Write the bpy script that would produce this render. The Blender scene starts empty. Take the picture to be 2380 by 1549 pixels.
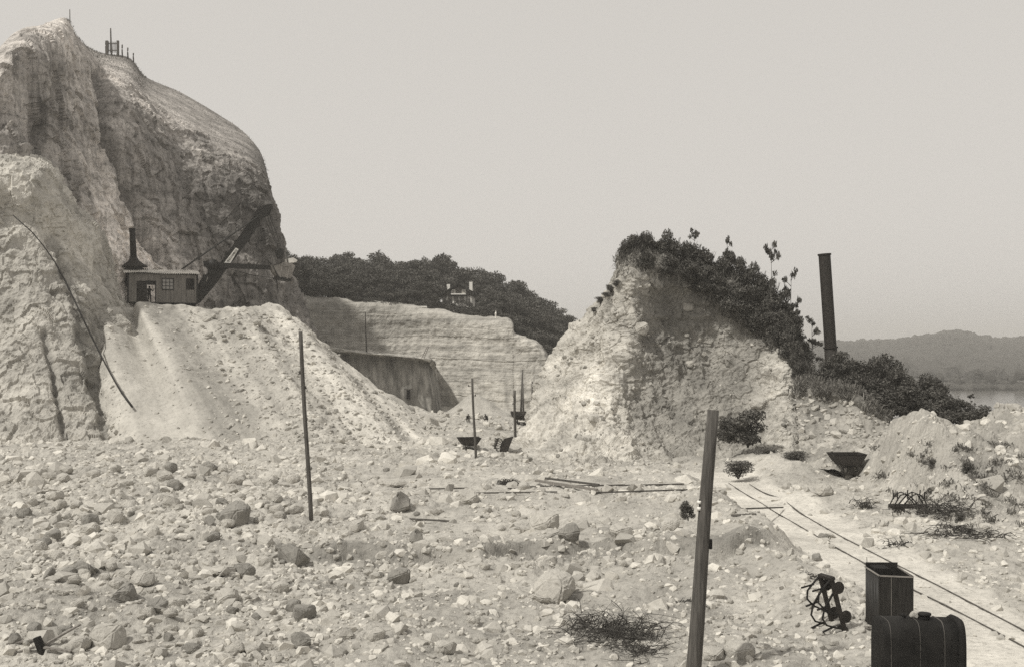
import bpy, bmesh, math, random
import numpy as np
from mathutils import Vector, Matrix
S = bpy.context.scene
C = S.collection
# ------------------------------------------------------------------ camera, sky, sun, exposure
F = 2500.0; CX = 1190.0; HY = 820.0; CZ = 7.5          # focal length, centre column, horizon row (photo units), eye height
cam_d = bpy.data.cameras.new('camera'); cam = bpy.data.objects.new('camera', cam_d); C.objects.link(cam)
cam.location = (0, 0, CZ); cam.rotation_euler = (math.radians(90), 0, 0)
cam_d.sensor_width = 36; cam_d.lens = 36 * F / 2380; cam_d.shift_y = 45.5 / 2380
cam_d.clip_start = 0.5; cam_d.clip_end = 8000
S.camera = cam
SUN = Vector((-0.49, -0.37, 0.79)).normalized()       # direction towards the sun
W = bpy.data.worlds.new('World'); S.world = W; W.use_nodes = True
nt = W.node_tree; N = nt.nodes; L = nt.links; N.clear()
sky = N.new('ShaderNodeTexSky'); sky.sky_type = 'NISHITA'; sky.sun_disc = False
sky.sun_elevation = math.asin(SUN.z); sky.sun_rotation = math.atan2(SUN.x, SUN.y)
sky.air_density = 1.0; sky.dust_density = 4.0; sky.ozone_density = 1.0
bw = N.new('ShaderNodeRGBToBW'); L.new(sky.outputs[0], bw.inputs[0])
mm = N.new('ShaderNodeMath'); mm.operation = 'POWER'; mm.inputs[1].default_value = 0.14; L.new(bw.outputs[0], mm.inputs[0])
tint = N.new('ShaderNodeMix'); tint.data_type = 'RGBA'; tint.blend_type = 'MULTIPLY'; tint.inputs[0].default_value = 1
L.new(mm.outputs[0], tint.inputs[6]); tint.inputs[7].default_value = (6.75, 6.46, 6.05, 1)
bg = N.new('ShaderNodeBackground'); bg.inputs[1].default_value = 0.085; L.new(tint.outputs[2], bg.inputs[0])
wo = N.new('ShaderNodeOutputWorld'); L.new(bg.outputs[0], wo.inputs[0])
sun_d = bpy.data.lights.new('sun', 'SUN'); sun_d.energy = 3.3; sun_d.angle = math.radians(2.0); sun_d.color = (1, 0.97, 0.90)
sun_o = bpy.data.objects.new('sun', sun_d); C.objects.link(sun_o); sun_o.rotation_euler = SUN.to_track_quat('Z', 'Y').to_euler()
S.view_settings.view_transform = 'Standard'; S.view_settings.look = 'None'; S.view_settings.exposure = 0.0; S.view_settings.gamma = 1.0
S.view_settings.use_curve_mapping = False
S.cycles.use_denoising = False
S.cycles.max_bounces = 6; S.cycles.diffuse_bounces = 3; S.cycles.glossy_bounces = 2; S.cycles.transparent_max_bounces = 6
S.cycles.volume_bounces = 1; S.cycles.caustics_reflective = False; S.cycles.caustics_refractive = False
# ------------------------------------------------------------------ helpers
def ray(px, py, d):
    return np.array([(px - CX) / F * d, d, CZ + (HY - py) / F * d])
def rayv(px, py, d): return Vector(ray(px, py, d).tolist())
def h3(ix, iy, iz, seed):
    h = (ix.astype(np.int64) * 374761393 + iy.astype(np.int64) * 668265263 + iz.astype(np.int64) * 2147483647 + seed * 1274126177) & 0xFFFFFFFF
    h = ((h ^ (h >> 13)) * 1274126177) & 0xFFFFFFFF
    h = ((h ^ (h >> 16)) * 2246822519) & 0xFFFFFFFF
    return ((h ^ (h >> 15)) & 0xFFFFFF) / float(0xFFFFFF)
def vnoise(P, seed=0):
    I = np.floor(P).astype(np.int64); f = P - I; f = f * f * f * (f * (f * 6 - 15) + 10)
    r = 0
    for dx in (0, 1):
        wx = f[:, 0] if dx else 1 - f[:, 0]
        for dy in (0, 1):
            wy = f[:, 1] if dy else 1 - f[:, 1]
            for dz in (0, 1):
                wz = f[:, 2] if dz else 1 - f[:, 2]
                r = r + wx * wy * wz * h3(I[:, 0] + dx, I[:, 1] + dy, I[:, 2] + dz, seed)
    return r * 2 - 1
def fbm(P, scale, octv=4, seed=0, gain=0.5):
    a = 1.0; t = 0; r = 0; Q = P / scale
    for k in range(octv):
        r = r + a * vnoise(Q + 17.3 * k, seed + k); t += a; a *= gain; Q = Q * 2.03
    return r / t
def ridged(P, scale, octv=4, seed=0):
    a = 1.0; t = 0; r = 0; Q = P / scale
    for k in range(octv):
        r = r + a * (1 - np.abs(vnoise(Q + 9.1 * k, seed + k)) * 2); t += a; a *= 0.5; Q = Q * 2.1
    return r / t
def worley(P, scale, seed=0):
    Q = P / scale; I = np.floor(Q).astype(np.int64); best = np.full(len(Q), 9.0); cid = np.zeros(len(Q))
    for dx in (-1, 0, 1):
        for dy in (-1, 0, 1):
            for dz in (-1, 0, 1):
                J = I + np.array([dx, dy, dz])
                q = np.stack([J[:, 0] + h3(J[:, 0], J[:, 1], J[:, 2], seed + 1), J[:, 1] + h3(J[:, 0], J[:, 1], J[:, 2], seed + 2), J[:, 2] + h3(J[:, 0], J[:, 1], J[:, 2], seed + 3)], 1)
                d = np.sqrt(((q - Q) ** 2).sum(1)); m = d < best
                best = np.where(m, d, best); cid = np.where(m, h3(J[:, 0], J[:, 1], J[:, 2], seed + 4), cid)
    return best, cid
def SS(a, b, x):
    t = np.clip((x - a) / (b - a), 0, 1); return t * t * (3 - 2 * t)
def tag(o, label=None, cat=None, group=None, kind=None):
    if label: o['label'] = label
    if cat: o['category'] = cat
    if group: o['group'] = group
    if kind: o['kind'] = kind
    return o
def link(name, me, parent=None, mat=None):
    if mat is not None and len(me.materials) == 0: me.materials.append(mat)
    o = bpy.data.objects.new(name, me); C.objects.link(o)
    if parent is not None: o.parent = parent
    return o
def empty(name, loc=(0, 0, 0), rz=0):
    o = bpy.data.objects.new(name, None); C.objects.link(o); o.location = loc; o.rotation_euler = (0, 0, rz); o.empty_display_size = 0.3
    return o
def np_mesh(name, V, Fc, attrs=None, smooth=False):
    V = np.asarray(V, dtype=np.float32); Fc = np.asarray(Fc, dtype=np.int32); k = Fc.shape[1]
    me = bpy.data.meshes.new(name); me.vertices.add(len(V)); me.vertices.foreach_set('co', V.ravel())
    me.loops.add(Fc.size); me.loops.foreach_set('vertex_index', Fc.ravel())
    me.polygons.add(len(Fc)); me.polygons.foreach_set('loop_start', np.arange(0, Fc.size, k, dtype=np.int32))
    me.polygons.foreach_set('use_smooth', np.full(len(Fc), smooth))
    me.update(calc_edges=True)
    for nme, v in (attrs or {}).items():
        a = me.attributes.new(nme, 'FLOAT', 'POINT'); a.data.foreach_set('value', np.asarray(v, dtype=np.float32))
    return me
def copy_tree(o, parent=None):
    c = o.copy(); C.objects.link(c); c.parent = parent
    for ch in list(o.children): copy_tree(ch, c)
    return c
def kids(o): return list(o.children)
class MB:
    """collects simple solids into one mesh"""
    def __init__(s): s.v = []; s.f = []
    def add(s, vs, fs):
        b = len(s.v); s.v += [tuple(v) for v in vs]; s.f += [tuple(b + i for i in f) for f in fs]
    def box(s, c, sz, M=None):
        x, y, z = [a / 2 for a in sz]
        vs = [Vector((sx * x, sy * y, sz_ * z)) for sx in (-1, 1) for sy in (-1, 1) for sz_ in (-1, 1)]
        if M is not None: vs = [M @ v for v in vs]
        c = Vector(c); s.add([v + c for v in vs], [(0, 1, 3, 2), (4, 6, 7, 5), (0, 4, 5, 1), (2, 3, 7, 6), (0, 2, 6, 4), (1, 5, 7, 3)]); return s
    def bar(s, a, b, w, h=None):
        a = Vector(a); b = Vector(b); h = h or w; d = b - a; l = d.length
        q = d.to_track_quat('X', 'Z').to_matrix(); s.box((a + b) / 2, (l, w, h), q); return s
    def tube(s, pts, r, n=8, cap=True):
        pts = [Vector(p) for p in pts]; rs = r if isinstance(r, (list, tuple)) else [r] * len(pts); rings = []
        for i, p in enumerate(pts):
            d = (pts[min(i + 1, len(pts) - 1)] - pts[max(i - 1, 0)]); q = d.to_track_quat('Z', 'Y').to_matrix()
            rings.append([p + q @ Vector((math.cos(t) * rs[i], math.sin(t) * rs[i], 0)) for t in [2 * math.pi * k / n for k in range(n)]])
        vs = [v for R in rings for v in R]; fs = []
        for i in range(len(pts) - 1):
            for k in range(n): fs.append((i * n + k, i * n + (k + 1) % n, (i + 1) * n + (k + 1) % n, (i + 1) * n + k))
        if cap: fs.append(tuple(range(n - 1, -1, -1))); fs.append(tuple((len(pts) - 1) * n + k for k in range(n)))
        s.add(vs, fs); return s
    def prism(s, poly, y0, y1):
        n = len(poly); vs = [(x, y0, z) for x, z in poly] + [(x, y1, z) for x, z in poly]
        s.add(vs, [tuple(range(n)), tuple(range(2 * n - 1, n - 1, -1))] + [(i, (i + 1) % n, n + (i + 1) % n, n + i)[::-1] for i in range(n)]); return s
    def obj(s, name, mat, parent=None, smooth=False, bevel=0):
        me = bpy.data.meshes.new(name); me.from_pydata(s.v, [], s.f)
        bm = bmesh.new(); bm.from_mesh(me); bmesh.ops.recalc_face_normals(bm, faces=bm.faces)
        if bevel: bmesh.ops.bevel(bm, geom=list(bm.edges), offset=bevel, segments=1, affect='EDGES')
        bm.to_mesh(me); bm.free()
        if smooth:
            for p in me.polygons: p.use_smooth = True
        return link(name, me, parent, mat)
# ------------------------------------------------------------------ materials
def new_mat(name):
    m = bpy.data.materials.new(name); m.use_nodes = True; n = m.node_tree.nodes; l = m.node_tree.links
    b = n['Principled BSDF']; b.inputs['Roughness'].default_value = 0.9
    b.inputs['Specular IOR Level'].default_value = 0.2
    return m, n, l, b
def ramp(n, l, src, stops):
    r = n.new('ShaderNodeValToRGB'); e = r.color_ramp.elements
    while len(e) < len(stops): e.new(0.5)
    for k, (p, c) in enumerate(stops):
        e[k].position = p; e[k].color = (c, c, c, 1) if not isinstance(c, tuple) else (*c, 1)
    l.new(src, r.inputs[0]); return r.outputs[0]
def noise(n, l, co, sc, det=5, rough=0.6, stretch=None, w=0.0):
    t = n.new('ShaderNodeTexNoise'); t.inputs['Scale'].default_value = sc; t.inputs['Detail'].default_value = det
    t.inputs['Roughness'].default_value = rough; t.inputs['Distortion'].default_value = w
    if stretch:
        mp = n.new('ShaderNodeMapping'); mp.inputs['Scale'].default_value = stretch; l.new(co, mp.inputs[0]); co = mp.outputs[0]
    l.new(co, t.inputs['Vector']); return t.outputs['Fac']
def mul(n, l, a, b):
    m = n.new('ShaderNodeMath'); m.operation = 'MULTIPLY'
    for i, x in enumerate((a, b)):
        if isinstance(x, (int, float)): m.inputs[i].default_value = x
        else: l.new(x, m.inputs[i])
    return m.outputs[0]
def rock_mat(name, tint_c, scale=1.0, streak=0.0, strata=0.0, lo=0.72, hi=1.18, spec=0.35, bump=0.5, local=False, attr='tone', base=1.0):
    m, n, l, b = new_mat(name)
    tc = n.new('ShaderNodeTexCoord'); g = n.new('ShaderNodeNewGeometry'); co = tc.outputs['Object'] if local else g.outputs['Position']
    a = noise(n, l, co, 0.35 * scale, 6, 0.62); a = ramp(n, l, a, [(0.3, lo), (0.7, hi)])
    f = noise(n, l, co, 3.2 * scale, 7, 0.72); f = ramp(n, l, f, [(0.32, 1 - spec), (0.5, 1.0), (0.75, 1.06)])
    v = mul(n, l, a, f)
    if streak:
        s = noise(n, l, co, 1.0 * scale, 5, 0.7, (2.6, 2.6, 0.10)); v = mul(n, l, v, ramp(n, l, s, [(0.36, 1 - streak), (0.52, 1.0), (0.7, 1 + streak * 0.3)]))
    if strata:
        s = noise(n, l, co, 1.0 * scale, 5, 0.75, (0.06, 0.06, 1.7)); v = mul(n, l, v, ramp(n, l, s, [(0.38, 1 - strata), (0.52, 1.0), (0.7, 1 + strata * 0.3)]))
    if attr:
        at = n.new('ShaderNodeAttribute'); at.attribute_name = attr; v = mul(n, l, v, at.outputs['Fac'])
    v = mul(n, l, v, base)
    mx = n.new('ShaderNodeMix'); mx.data_type = 'RGBA'; mx.blend_type = 'MULTIPLY'; mx.inputs[0].default_value = 1
    l.new(v, mx.inputs[6]); mx.inputs[7].default_value = (*tint_c, 1); l.new(mx.outputs[2], b.inputs['Base Color'])
    bn = noise(n, l, co, 7.0 * scale, 6, 0.7)
    bp = n.new('ShaderNodeBump'); bp.inputs['Strength'].default_value = bump; bp.inputs['Distance'].default_value = 0.09 / scale
    l.new(bn, bp.inputs['Height']); l.new(bp.outputs[0], b.inputs['Normal'])
    return m
T = (1.0, 0.955, 0.865)
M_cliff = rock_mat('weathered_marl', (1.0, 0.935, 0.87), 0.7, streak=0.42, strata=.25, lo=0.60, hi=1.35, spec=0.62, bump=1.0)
M_near = rock_mat('near_chalk_slope', T, 0.7, streak=0.10, lo=0.75, spec=0.35, bump=0.8)
M_talus = rock_mat('spoil_talus', T, 1.0, lo=0.84, hi=1.10, spec=0.30, bump=0.6)
M_far = rock_mat('quarried_marl_wall', T, 0.5, streak=0.22, strata=0.30, lo=0.85, hi=1.1, spec=0.22, bump=0.6)
M_mid = rock_mat('streaked_marl_wall', T, 0.6, streak=0.42, strata=0.06, lo=0.85, hi=1.1, spec=0.2, bump=0.5)
M_mound = rock_mat('mound_earth', T, 1.1, lo=0.74, hi=1.14, spec=0.45, bump=0.9)
M_ground = rock_mat('quarry_floor', T, 1.6, lo=0.80, hi=1.12, spec=0.42, bump=0.9)
M_stone = rock_mat('limestone_rubble', T, 2.0, lo=0.85, hi=1.08, spec=0.22, bump=0.5)
M_boulder = rock_mat('limestone_block', T, 2.2, lo=0.80, hi=1.08, spec=0.25, bump=0.6, local=True, attr=None, base=0.44)
M_boulder_d = rock_mat('grey_limestone_block', T, 2.2, streak=0.15, lo=0.78, hi=1.08, spec=0.3, bump=0.6, local=True, attr=None, base=0.27)
M_earth = rock_mat('hill_soil', (1, 0.95, 0.88), 0.4, lo=0.8, hi=1.1, spec=0.3, bump=0.5)
def plain(name, v, rough=0.7, var=0.3, sc=3.0, tint_c=(1, 0.93, 0.84), metal=0.0, stretch=None, attr=None, bump=0.2):
    m, n, l, b = new_mat(name); b.inputs['Roughness'].default_value = rough; b.inputs['Metallic'].default_value = metal
    tc = n.new('ShaderNodeTexCoord'); a = noise(n, l, tc.outputs['Object'], sc, 6, 0.65, stretch)
    x = ramp(n, l, a, [(0.3, v * (1 - var)), (0.7, v * (1 + var))])
    if attr:
        at = n.new('ShaderNodeAttribute'); at.attribute_name = attr; x = mul(n, l, x, at.outputs['Fac'])
    mx = n.new('ShaderNodeMix'); mx.data_type = 'RGBA'; mx.blend_type = 'MULTIPLY'; mx.inputs[0].default_value = 1
    l.new(x, mx.inputs[6]); mx.inputs[7].default_value = (*tint_c, 1); l.new(mx.outputs[2], b.inputs['Base Color'])
    if bump:
        bp = n.new('ShaderNodeBump'); bp.inputs['Strength'].default_value = bump; bp.inputs['Distance'].default_value = 0.03
        l.new(a, bp.inputs['Height']); l.new(bp.outputs[0], b.inputs['Normal'])
    return m
M_wood = plain('weathered_pole_wood', 0.085, 0.85, 0.5, 6.0, stretch=(3, 3, 0.25), bump=0.6)
M_timber = plain('grey_timber', 0.20, 0.85, 0.35, 3.0, stretch=(5, 5, 0.3), bump=0.4)
M_board = plain('painted_boards', 0.20, 0.8, 0.40, 1.2, stretch=(4, 4, 0.35), bump=0.3)
M_iron = plain('black_iron', 0.016, 0.55, 0.4, 4.0)
M_rust = plain('rusty_iron', 0.026, 0.7, 0.5, 5.0, tint_c=(1, 0.88, 0.76), bump=0.5)
M_steel = plain('worn_steel', 0.22, 0.5, 0.3, 4.0)
M_roof = plain('corrugated_sheet', 0.66, 0.6, 0.45, 1.0, tint_c=(1, 0.96, 0.89))
M_white = plain('white_paint', 0.72, 0.7, 0.1, 3.0, tint_c=(1, 0.97, 0.9))
M_cloth = plain('dark_work_clothes', 0.035, 0.95, 0.3, 6.0)
M_cloth2 = plain('pale_shirt', 0.45, 0.95, 0.2, 6.0)
M_skin = plain('skin', 0.28, 0.7, 0.1, 6.0)
M_dark = plain('matt_black', 0.012, 0.9, 0.3, 3.0)
M_corr = plain('black_painted_corrugated_iron', 0.022, 0.45, 0.5, 3.0, stretch=(6, 6, 0.5))
M_leaf = plain('foliage', 0.082, 0.9, 0.4, 0.8, tint_c=(1, 0.95, 0.85), attr='tone', bump=0)
M_leaf2 = plain('dusty_foliage', 0.10, 0.9, 0.4, 0.8, tint_c=(1, 0.95, 0.86), attr='tone', bump=0)
M_grass = plain('dry_grass', 0.16, 0.95, 0.4, 0.8, tint_c=(1, 0.95, 0.86), attr='tone', bump=0)
M_bark = plain('bark', 0.06, 0.9, 0.4, 5.0)
M_twig = plain('dead_twigs', 0.05, 0.9, 0.4, 5.0)
M_farwood = plain('far_wood_foliage', 0.05, 0.95, 0.3, 0.02, tint_c=(1, 0.95, 0.86), bump=0)
M_hill = plain('far_hills', 0.06, 0.95, 0.3, 0.01, tint_c=(1, 0.95, 0.86), bump=0)
def glass_mat():
    m, n, l, b = new_mat('window_glass'); b.inputs['Base Color'].default_value = (0.30, 0.285, 0.26, 1); b.inputs['Roughness'].default_value = 0.15
    b.inputs['Specular IOR Level'].default_value = 0.6; return m
M_glass = glass_mat()
def water_mat():
    m, n, l, b = new_mat('river_water'); b.inputs['Base Color'].default_value = (0.10, 0.095, 0.085, 1); b.inputs['Roughness'].default_value = 0.12
    b.inputs['Specular IOR Level'].default_value = 0.6; g = n.new('ShaderNodeNewGeometry'); a = noise(n, l, g.outputs['Position'], 0.25, 4, 0.6)
    bp = n.new('ShaderNodeBump'); bp.inputs['Strength'].default_value = 0.25; bp.inputs['Distance'].default_value = 0.3
    l.new(a, bp.inputs['Height']); l.new(bp.outputs[0], b.inputs['Normal']); return m
M_water = water_mat()
# ------------------------------------------------------------------ the ground: one sheet
def gh0(x, y):
    x = np.asarray(x, float); y = np.asarray(y, float)
    plat = 1 - SS(9.2, 10.8, x + 0.35 * np.sin(y * 0.55) + 0.25 * np.sin(y * 1.7))
    edge = 37.0 + 0.5 * np.sin(x * 0.7) + 0.3 * np.sin(x * 2.3 + 1)
    lv = 0.25 + 0.65 * SS(edge - 0.3, edge + 0.25, y) * SS(-8.5, -6, x)
    lv = np.maximum(lv, 0.35 + 0.5 * SS(34, 46, y))
    z = plat * lv * (1 - 0.75 * SS(56, 66, y) * SS(-3, 3, x))
    z = z - 2.6 * SS(88, 175, y)
    val = SS(72, 118, y + 0.35 * (x - 22)) * SS(7, 20, x - 0.0 * y)
    z = z * (1 - val) - 14.6 * val
    z = z + 3.9 * SS(45.0, 59.0, y + 0.12 * (x - 20)) * SS(19.0, 22.4, x - 0.12 * (y - 55)) * (1 - SS(62, 74, y)) * (0.86 + 0.14 * np.sin(x * 0.9 + 0.5))
    z = z + 0.9 * SS(59, 67, y) * SS(13.5, 16.5, x) * (1 - SS(70, 80, y)) * (1 - SS(17, 20, x))
    z = z + 0.9 * np.exp(-(((x - 12.6) / 2.6) ** 2 + ((y - 56.5) / 2.2) ** 2) * 0) * 0
    for gx, gy, gz, r in ((-11.4, 119, 1.5, 3.2), (-4.8, 138, 3.0, 3.0), (-1.5, 112, 0.5, 4), (-8.5, 104, 0.8, 4), (15.6, 53.5, 0.75, 2.2), (17.5, 41, 0.35, 3.0), (-13, 30, 0.45, 5), (-2, 27.0, 0.3, 3.0), (-10, 44, 0.45, 5), (5.5, 45, 0.25, 3)):
        z = z + gz * np.exp(-((x - gx) ** 2 + (y - gy) ** 2) / (r * r))
    bank = np.exp(-((x - 8.6 - 0.4 * np.sin(y * 0.8)) / 0.9) ** 2) * 0.45 * SS(26, 30, y) * (1 - SS(46, 52, y))
    return z + bank
def rubble_mask(x, y):
    px = x / y * F + CX; py = HY + CZ * F / y
    m = 0.34 + 0 * x
    m = np.maximum(m, (1 - SS(650, 1150, px)) * SS(1045, 1080, py) * (1 - 0.45 * SS(1330, 1420, py)))
    m = np.maximum(m, 0.8 * (1 - SS(1500, 1600, px)) * SS(1040, 1060, py) * (1 - SS(1120, 1150, py)))
    m = np.maximum(m, 0.9 * SS(1305, 1320, py) * (1 - SS(1355, 1375, py)) * SS(640, 720, px) * (1 - SS(1560, 1640, px)))
    m = np.maximum(m, 0.5 * SS(1170, 1190, py) * (1 - SS(1230, 1260, py)) * (1 - SS(1560, 1640, px)))
    m = np.maximum(m, 0.45 * SS(8.2, 8.9, x) * (1 - SS(10.2, 11.0, x)))
    m = np.maximum(m, 0.55 * SS(1930, 2000, px) * SS(14.6, 16.5, x) * (py < 1300))
    m = np.maximum(m, 0.9 * (y > 95))
    m = m * (1 - 0.93 * SS(10.4, 11.0, x) * (1 - SS(14.2, 15.2, x)) * (y < 70))
    return m
rng = np.random.default_rng(7)
nu, ny = 700, 560
us = np.linspace(-0.62, 0.62, nu)
ys = np.exp(np.linspace(math.log(15), math.log(150), ny - 50)); ys = np.concatenate([ys, np.exp(np.linspace(math.log(152), math.log(640), 50))])
U, Y = np.meshgrid(us, ys, indexing='xy'); X = (U * Y).ravel(); Yr = Y.ravel()
Z = gh0(X, Yr); P2 = np.stack([X, Yr, np.zeros_like(X)], 1); rm = rubble_mask(X, Yr)
und = fbm(P2, 6.0, 4, 3) * 0.40 + fbm(P2, 1.6, 4, 5) * 0.24 + ridged(P2, .9, 4, 6) * .07
flat = SS(10.6, 11.2, X) * (1 - SS(14.4, 15.2, X)) * (Yr < 68)
steep = SS(18.6, 21.0, X - .12 * (Yr - 55)) * SS(46, 52, Yr)
wc_, cc_ = worley(P2, 1.6, 12); wd_, cd_ = worley(P2, .6, 13)
und = und * (1 - 0.85 * flat) + steep * (ridged(P2, 3.2, 4, 11) * 0.60 + fbm(P2, 1.1, 4, 8) * 0.40 + (cc_ - .5) * .22 + (cd_ - .5) * .12)
near = Yr < 130
w1 = np.zeros_like(X); c1 = np.zeros_like(X); w2 = np.zeros_like(X)
a, b_ = worley(np.stack([X[near], Yr[near] * 0.8, Z[near] * 0], 1), 0.55, 5); w1[near] = a; c1[near] = b_
a, b_ = worley(np.stack([X[near], Yr[near], Z[near] * 0], 1), 0.23, 9); w2[near] = a
lump = np.clip(0.75 - w1, 0, 1) * 0.28 * (0.4 + c1) * rm + np.clip(0.7 - w2, 0, 1) * 0.09 * (0.35 + rm) * (1 - 0.9 * flat)
Z = Z + und + lump
GZ = Z.reshape(ny, nu)
logy = np.log(ys)
def gh(x, y):
    """height of the finished ground sheet at (x, y)"""
    u = np.clip((x / y - us[0]) / (us[1] - us[0]), 0, nu - 1.001); j = np.interp(math.log(y), logy, np.arange(ny)); j = min(j, ny - 1.001)
    i = int(u); jj = int(j); fu = u - i; fj = j - jj
    return float((GZ[jj, i] * (1 - fu) + GZ[jj, i + 1] * fu) * (1 - fj) + (GZ[jj + 1, i] * (1 - fu) + GZ[jj + 1, i + 1] * fu) * fj)
def hit(px, py, y0=16.0, y1=200.0):
    """where the sight line through a photo point meets the ground"""
    y = y0
    while y < y1:
        x = (px - CX) / F * y
        if CZ + (HY - py) / F * y <= gh(x, y): break
        y += 0.1
    x = (px - CX) / F * y
    return Vector((x, y, gh(x, y)))
idx = np.arange(nu * ny).reshape(ny, nu)
quads = np.stack([idx[:-1, :-1], idx[:-1, 1:], idx[1:, 1:], idx[1:, :-1]], -1).reshape(-1, 4)
tone = 0.42 + 0.13 * fbm(P2, 2.5, 4, 40) + 0.06 * fbm(P2, .5, 3, 41) + 0.20 * flat
tone = tone * (1 - 0.30 * SS(36.0, 36.6, Yr) * (1 - SS(37.8, 38.4, Yr)) * (X > -7) * (X < 9))  # shade on the ledge face, painted as a darker band
tone = tone * (1 - 0.15 * SS(-6, -2, X) * (1 - SS(5, 7, X)) * (1 - SS(31, 34, Yr)))
grassy = SS(70, 78, Yr) * SS(14, 18, X); tone = tone * (1 - 0.7 * grassy) * (1 - .16 * steep)
ground = link('ground', np_mesh('ground', np.stack([X, Yr, Z], 1), quads, {'tone': tone}), None, M_ground); tag(ground, kind='structure')
# ------------------------------------------------------------------ lofted rock faces
def cr(A, n):
    m = A.shape[0]; t = np.linspace(0, m - 1, n); i = np.clip(np.floor(t).astype(int), 0, m - 2); f = (t - i).reshape((-1,) + (1,) * (A.ndim - 1))
    p0 = A[np.clip(i - 1, 0, m - 1)]; p1 = A[i]; p2 = A[i + 1]; p3 = A[np.clip(i + 2, 0, m - 1)]
    return 0.5 * ((2 * p1) + (p2 - p0) * f + (2 * p0 - 5 * p1 + 4 * p2 - p3) * f * f + (3 * p1 - p0 - 3 * p2 + p3) * f ** 3)
def loft(cols, nc, nr):
    """cols: list of columns, each a list of (px, py, distance, tone) -> grid of world points + tone"""
    A = np.array([[list(ray(p[0], p[1], p[2])) + [p[3]] for p in c] for c in cols], float)
    A = cr(A, nc); A = np.swapaxes(cr(np.swapaxes(A, 0, 1), nr), 0, 1)
    return A
def grid_normals(G):
    a = np.gradient(G, axis=0); b = np.gradient(G, axis=1); n = np.cross(a, b); n /= (np.linalg.norm(n, axis=-1, keepdims=True) + 1e-9)
    mid = n[n.shape[0] // 2, n.shape[1] // 2]; 
    if (n[:, :, 1].mean()) > 0: n = -n
    return n
def loft_obj(name, A, mat, disp, tonef=None, smooth=False):
    G = A[:, :, :3].copy(); n = grid_normals(G); P = G.reshape(-1, 3); d = disp(P, A)
    V = P + n.reshape(-1, 3) * d[:, None]; t = A[:, :, 3].ravel()
    if tonef is not None: t = tonef(P, t, A)
    nc, nr = A.shape[:2]; ix = np.arange(nc * nr).reshape(nc, nr)
    q = np.stack([ix[:-1, :-1], ix[1:, :-1], ix[1:, 1:], ix[:-1, 1:]], -1).reshape(-1, 4)
    if (n[:, :, 1].mean()) <= 0:
        a = np.gradient(G, axis=0); b = np.gradient(G, axis=1)
        if np.cross(a, b)[:, :, 1].mean() > 0: q = q[:, ::-1]
    o = link(name, np_mesh(name, V, q, {'tone': np.clip(t, 0.02, 0.9)}, smooth), None, mat); tag(o, kind='structure')
    return o, V.reshape(nc, nr, 3), n
def pxy(P):
    return P[:, 0] / P[:, 1] * F + CX, HY - (P[:, 2] - CZ) / P[:, 1] * F
def seg_d(px, py, pts):
    best = np.full(len(px), 1e9)
    for (x0, y0), (x1, y1) in zip(pts[:-1], pts[1:]):
        dx, dy = x1 - x0, y1 - y0; t = np.clip(((px - x0) * dx + (py - y0) * dy) / (dx * dx + dy * dy), 0, 1)
        best = np.minimum(best, np.hypot(px - x0 - t * dx, py - y0 - t * dy))
    return best
# --- high cliff on the left
LT, DK = 0.36, 0.17
cl = [
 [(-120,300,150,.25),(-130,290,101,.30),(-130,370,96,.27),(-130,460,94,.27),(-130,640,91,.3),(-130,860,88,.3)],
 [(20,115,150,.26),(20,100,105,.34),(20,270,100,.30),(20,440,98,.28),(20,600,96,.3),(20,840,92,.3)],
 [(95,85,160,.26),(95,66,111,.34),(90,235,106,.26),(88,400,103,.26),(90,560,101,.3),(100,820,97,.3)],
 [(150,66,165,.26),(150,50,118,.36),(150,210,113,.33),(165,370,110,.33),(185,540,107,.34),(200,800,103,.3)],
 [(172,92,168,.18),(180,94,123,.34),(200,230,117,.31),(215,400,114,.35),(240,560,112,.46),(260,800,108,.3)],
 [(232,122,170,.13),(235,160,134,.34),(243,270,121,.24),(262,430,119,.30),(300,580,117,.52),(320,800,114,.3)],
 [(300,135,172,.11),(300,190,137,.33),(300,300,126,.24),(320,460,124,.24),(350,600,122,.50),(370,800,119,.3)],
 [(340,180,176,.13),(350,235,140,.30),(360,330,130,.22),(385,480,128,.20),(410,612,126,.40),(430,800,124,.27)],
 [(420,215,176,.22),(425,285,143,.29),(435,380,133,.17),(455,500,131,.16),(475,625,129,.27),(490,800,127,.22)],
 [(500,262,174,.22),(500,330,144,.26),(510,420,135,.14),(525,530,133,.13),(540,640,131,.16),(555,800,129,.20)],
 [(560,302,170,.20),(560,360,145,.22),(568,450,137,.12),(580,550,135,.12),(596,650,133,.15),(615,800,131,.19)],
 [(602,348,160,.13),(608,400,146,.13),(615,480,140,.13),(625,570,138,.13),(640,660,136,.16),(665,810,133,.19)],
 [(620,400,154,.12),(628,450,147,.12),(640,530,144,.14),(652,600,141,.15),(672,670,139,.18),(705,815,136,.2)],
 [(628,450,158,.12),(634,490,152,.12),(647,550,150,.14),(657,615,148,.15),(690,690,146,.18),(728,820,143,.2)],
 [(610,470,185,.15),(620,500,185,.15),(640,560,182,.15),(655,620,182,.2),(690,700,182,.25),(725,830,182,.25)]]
A = loft(cl, 520, 360)
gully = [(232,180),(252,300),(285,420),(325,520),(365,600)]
gul2 = [(85,250),(88,420),(110,500)]; gul3 = [(100,150),(120,280)]
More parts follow.
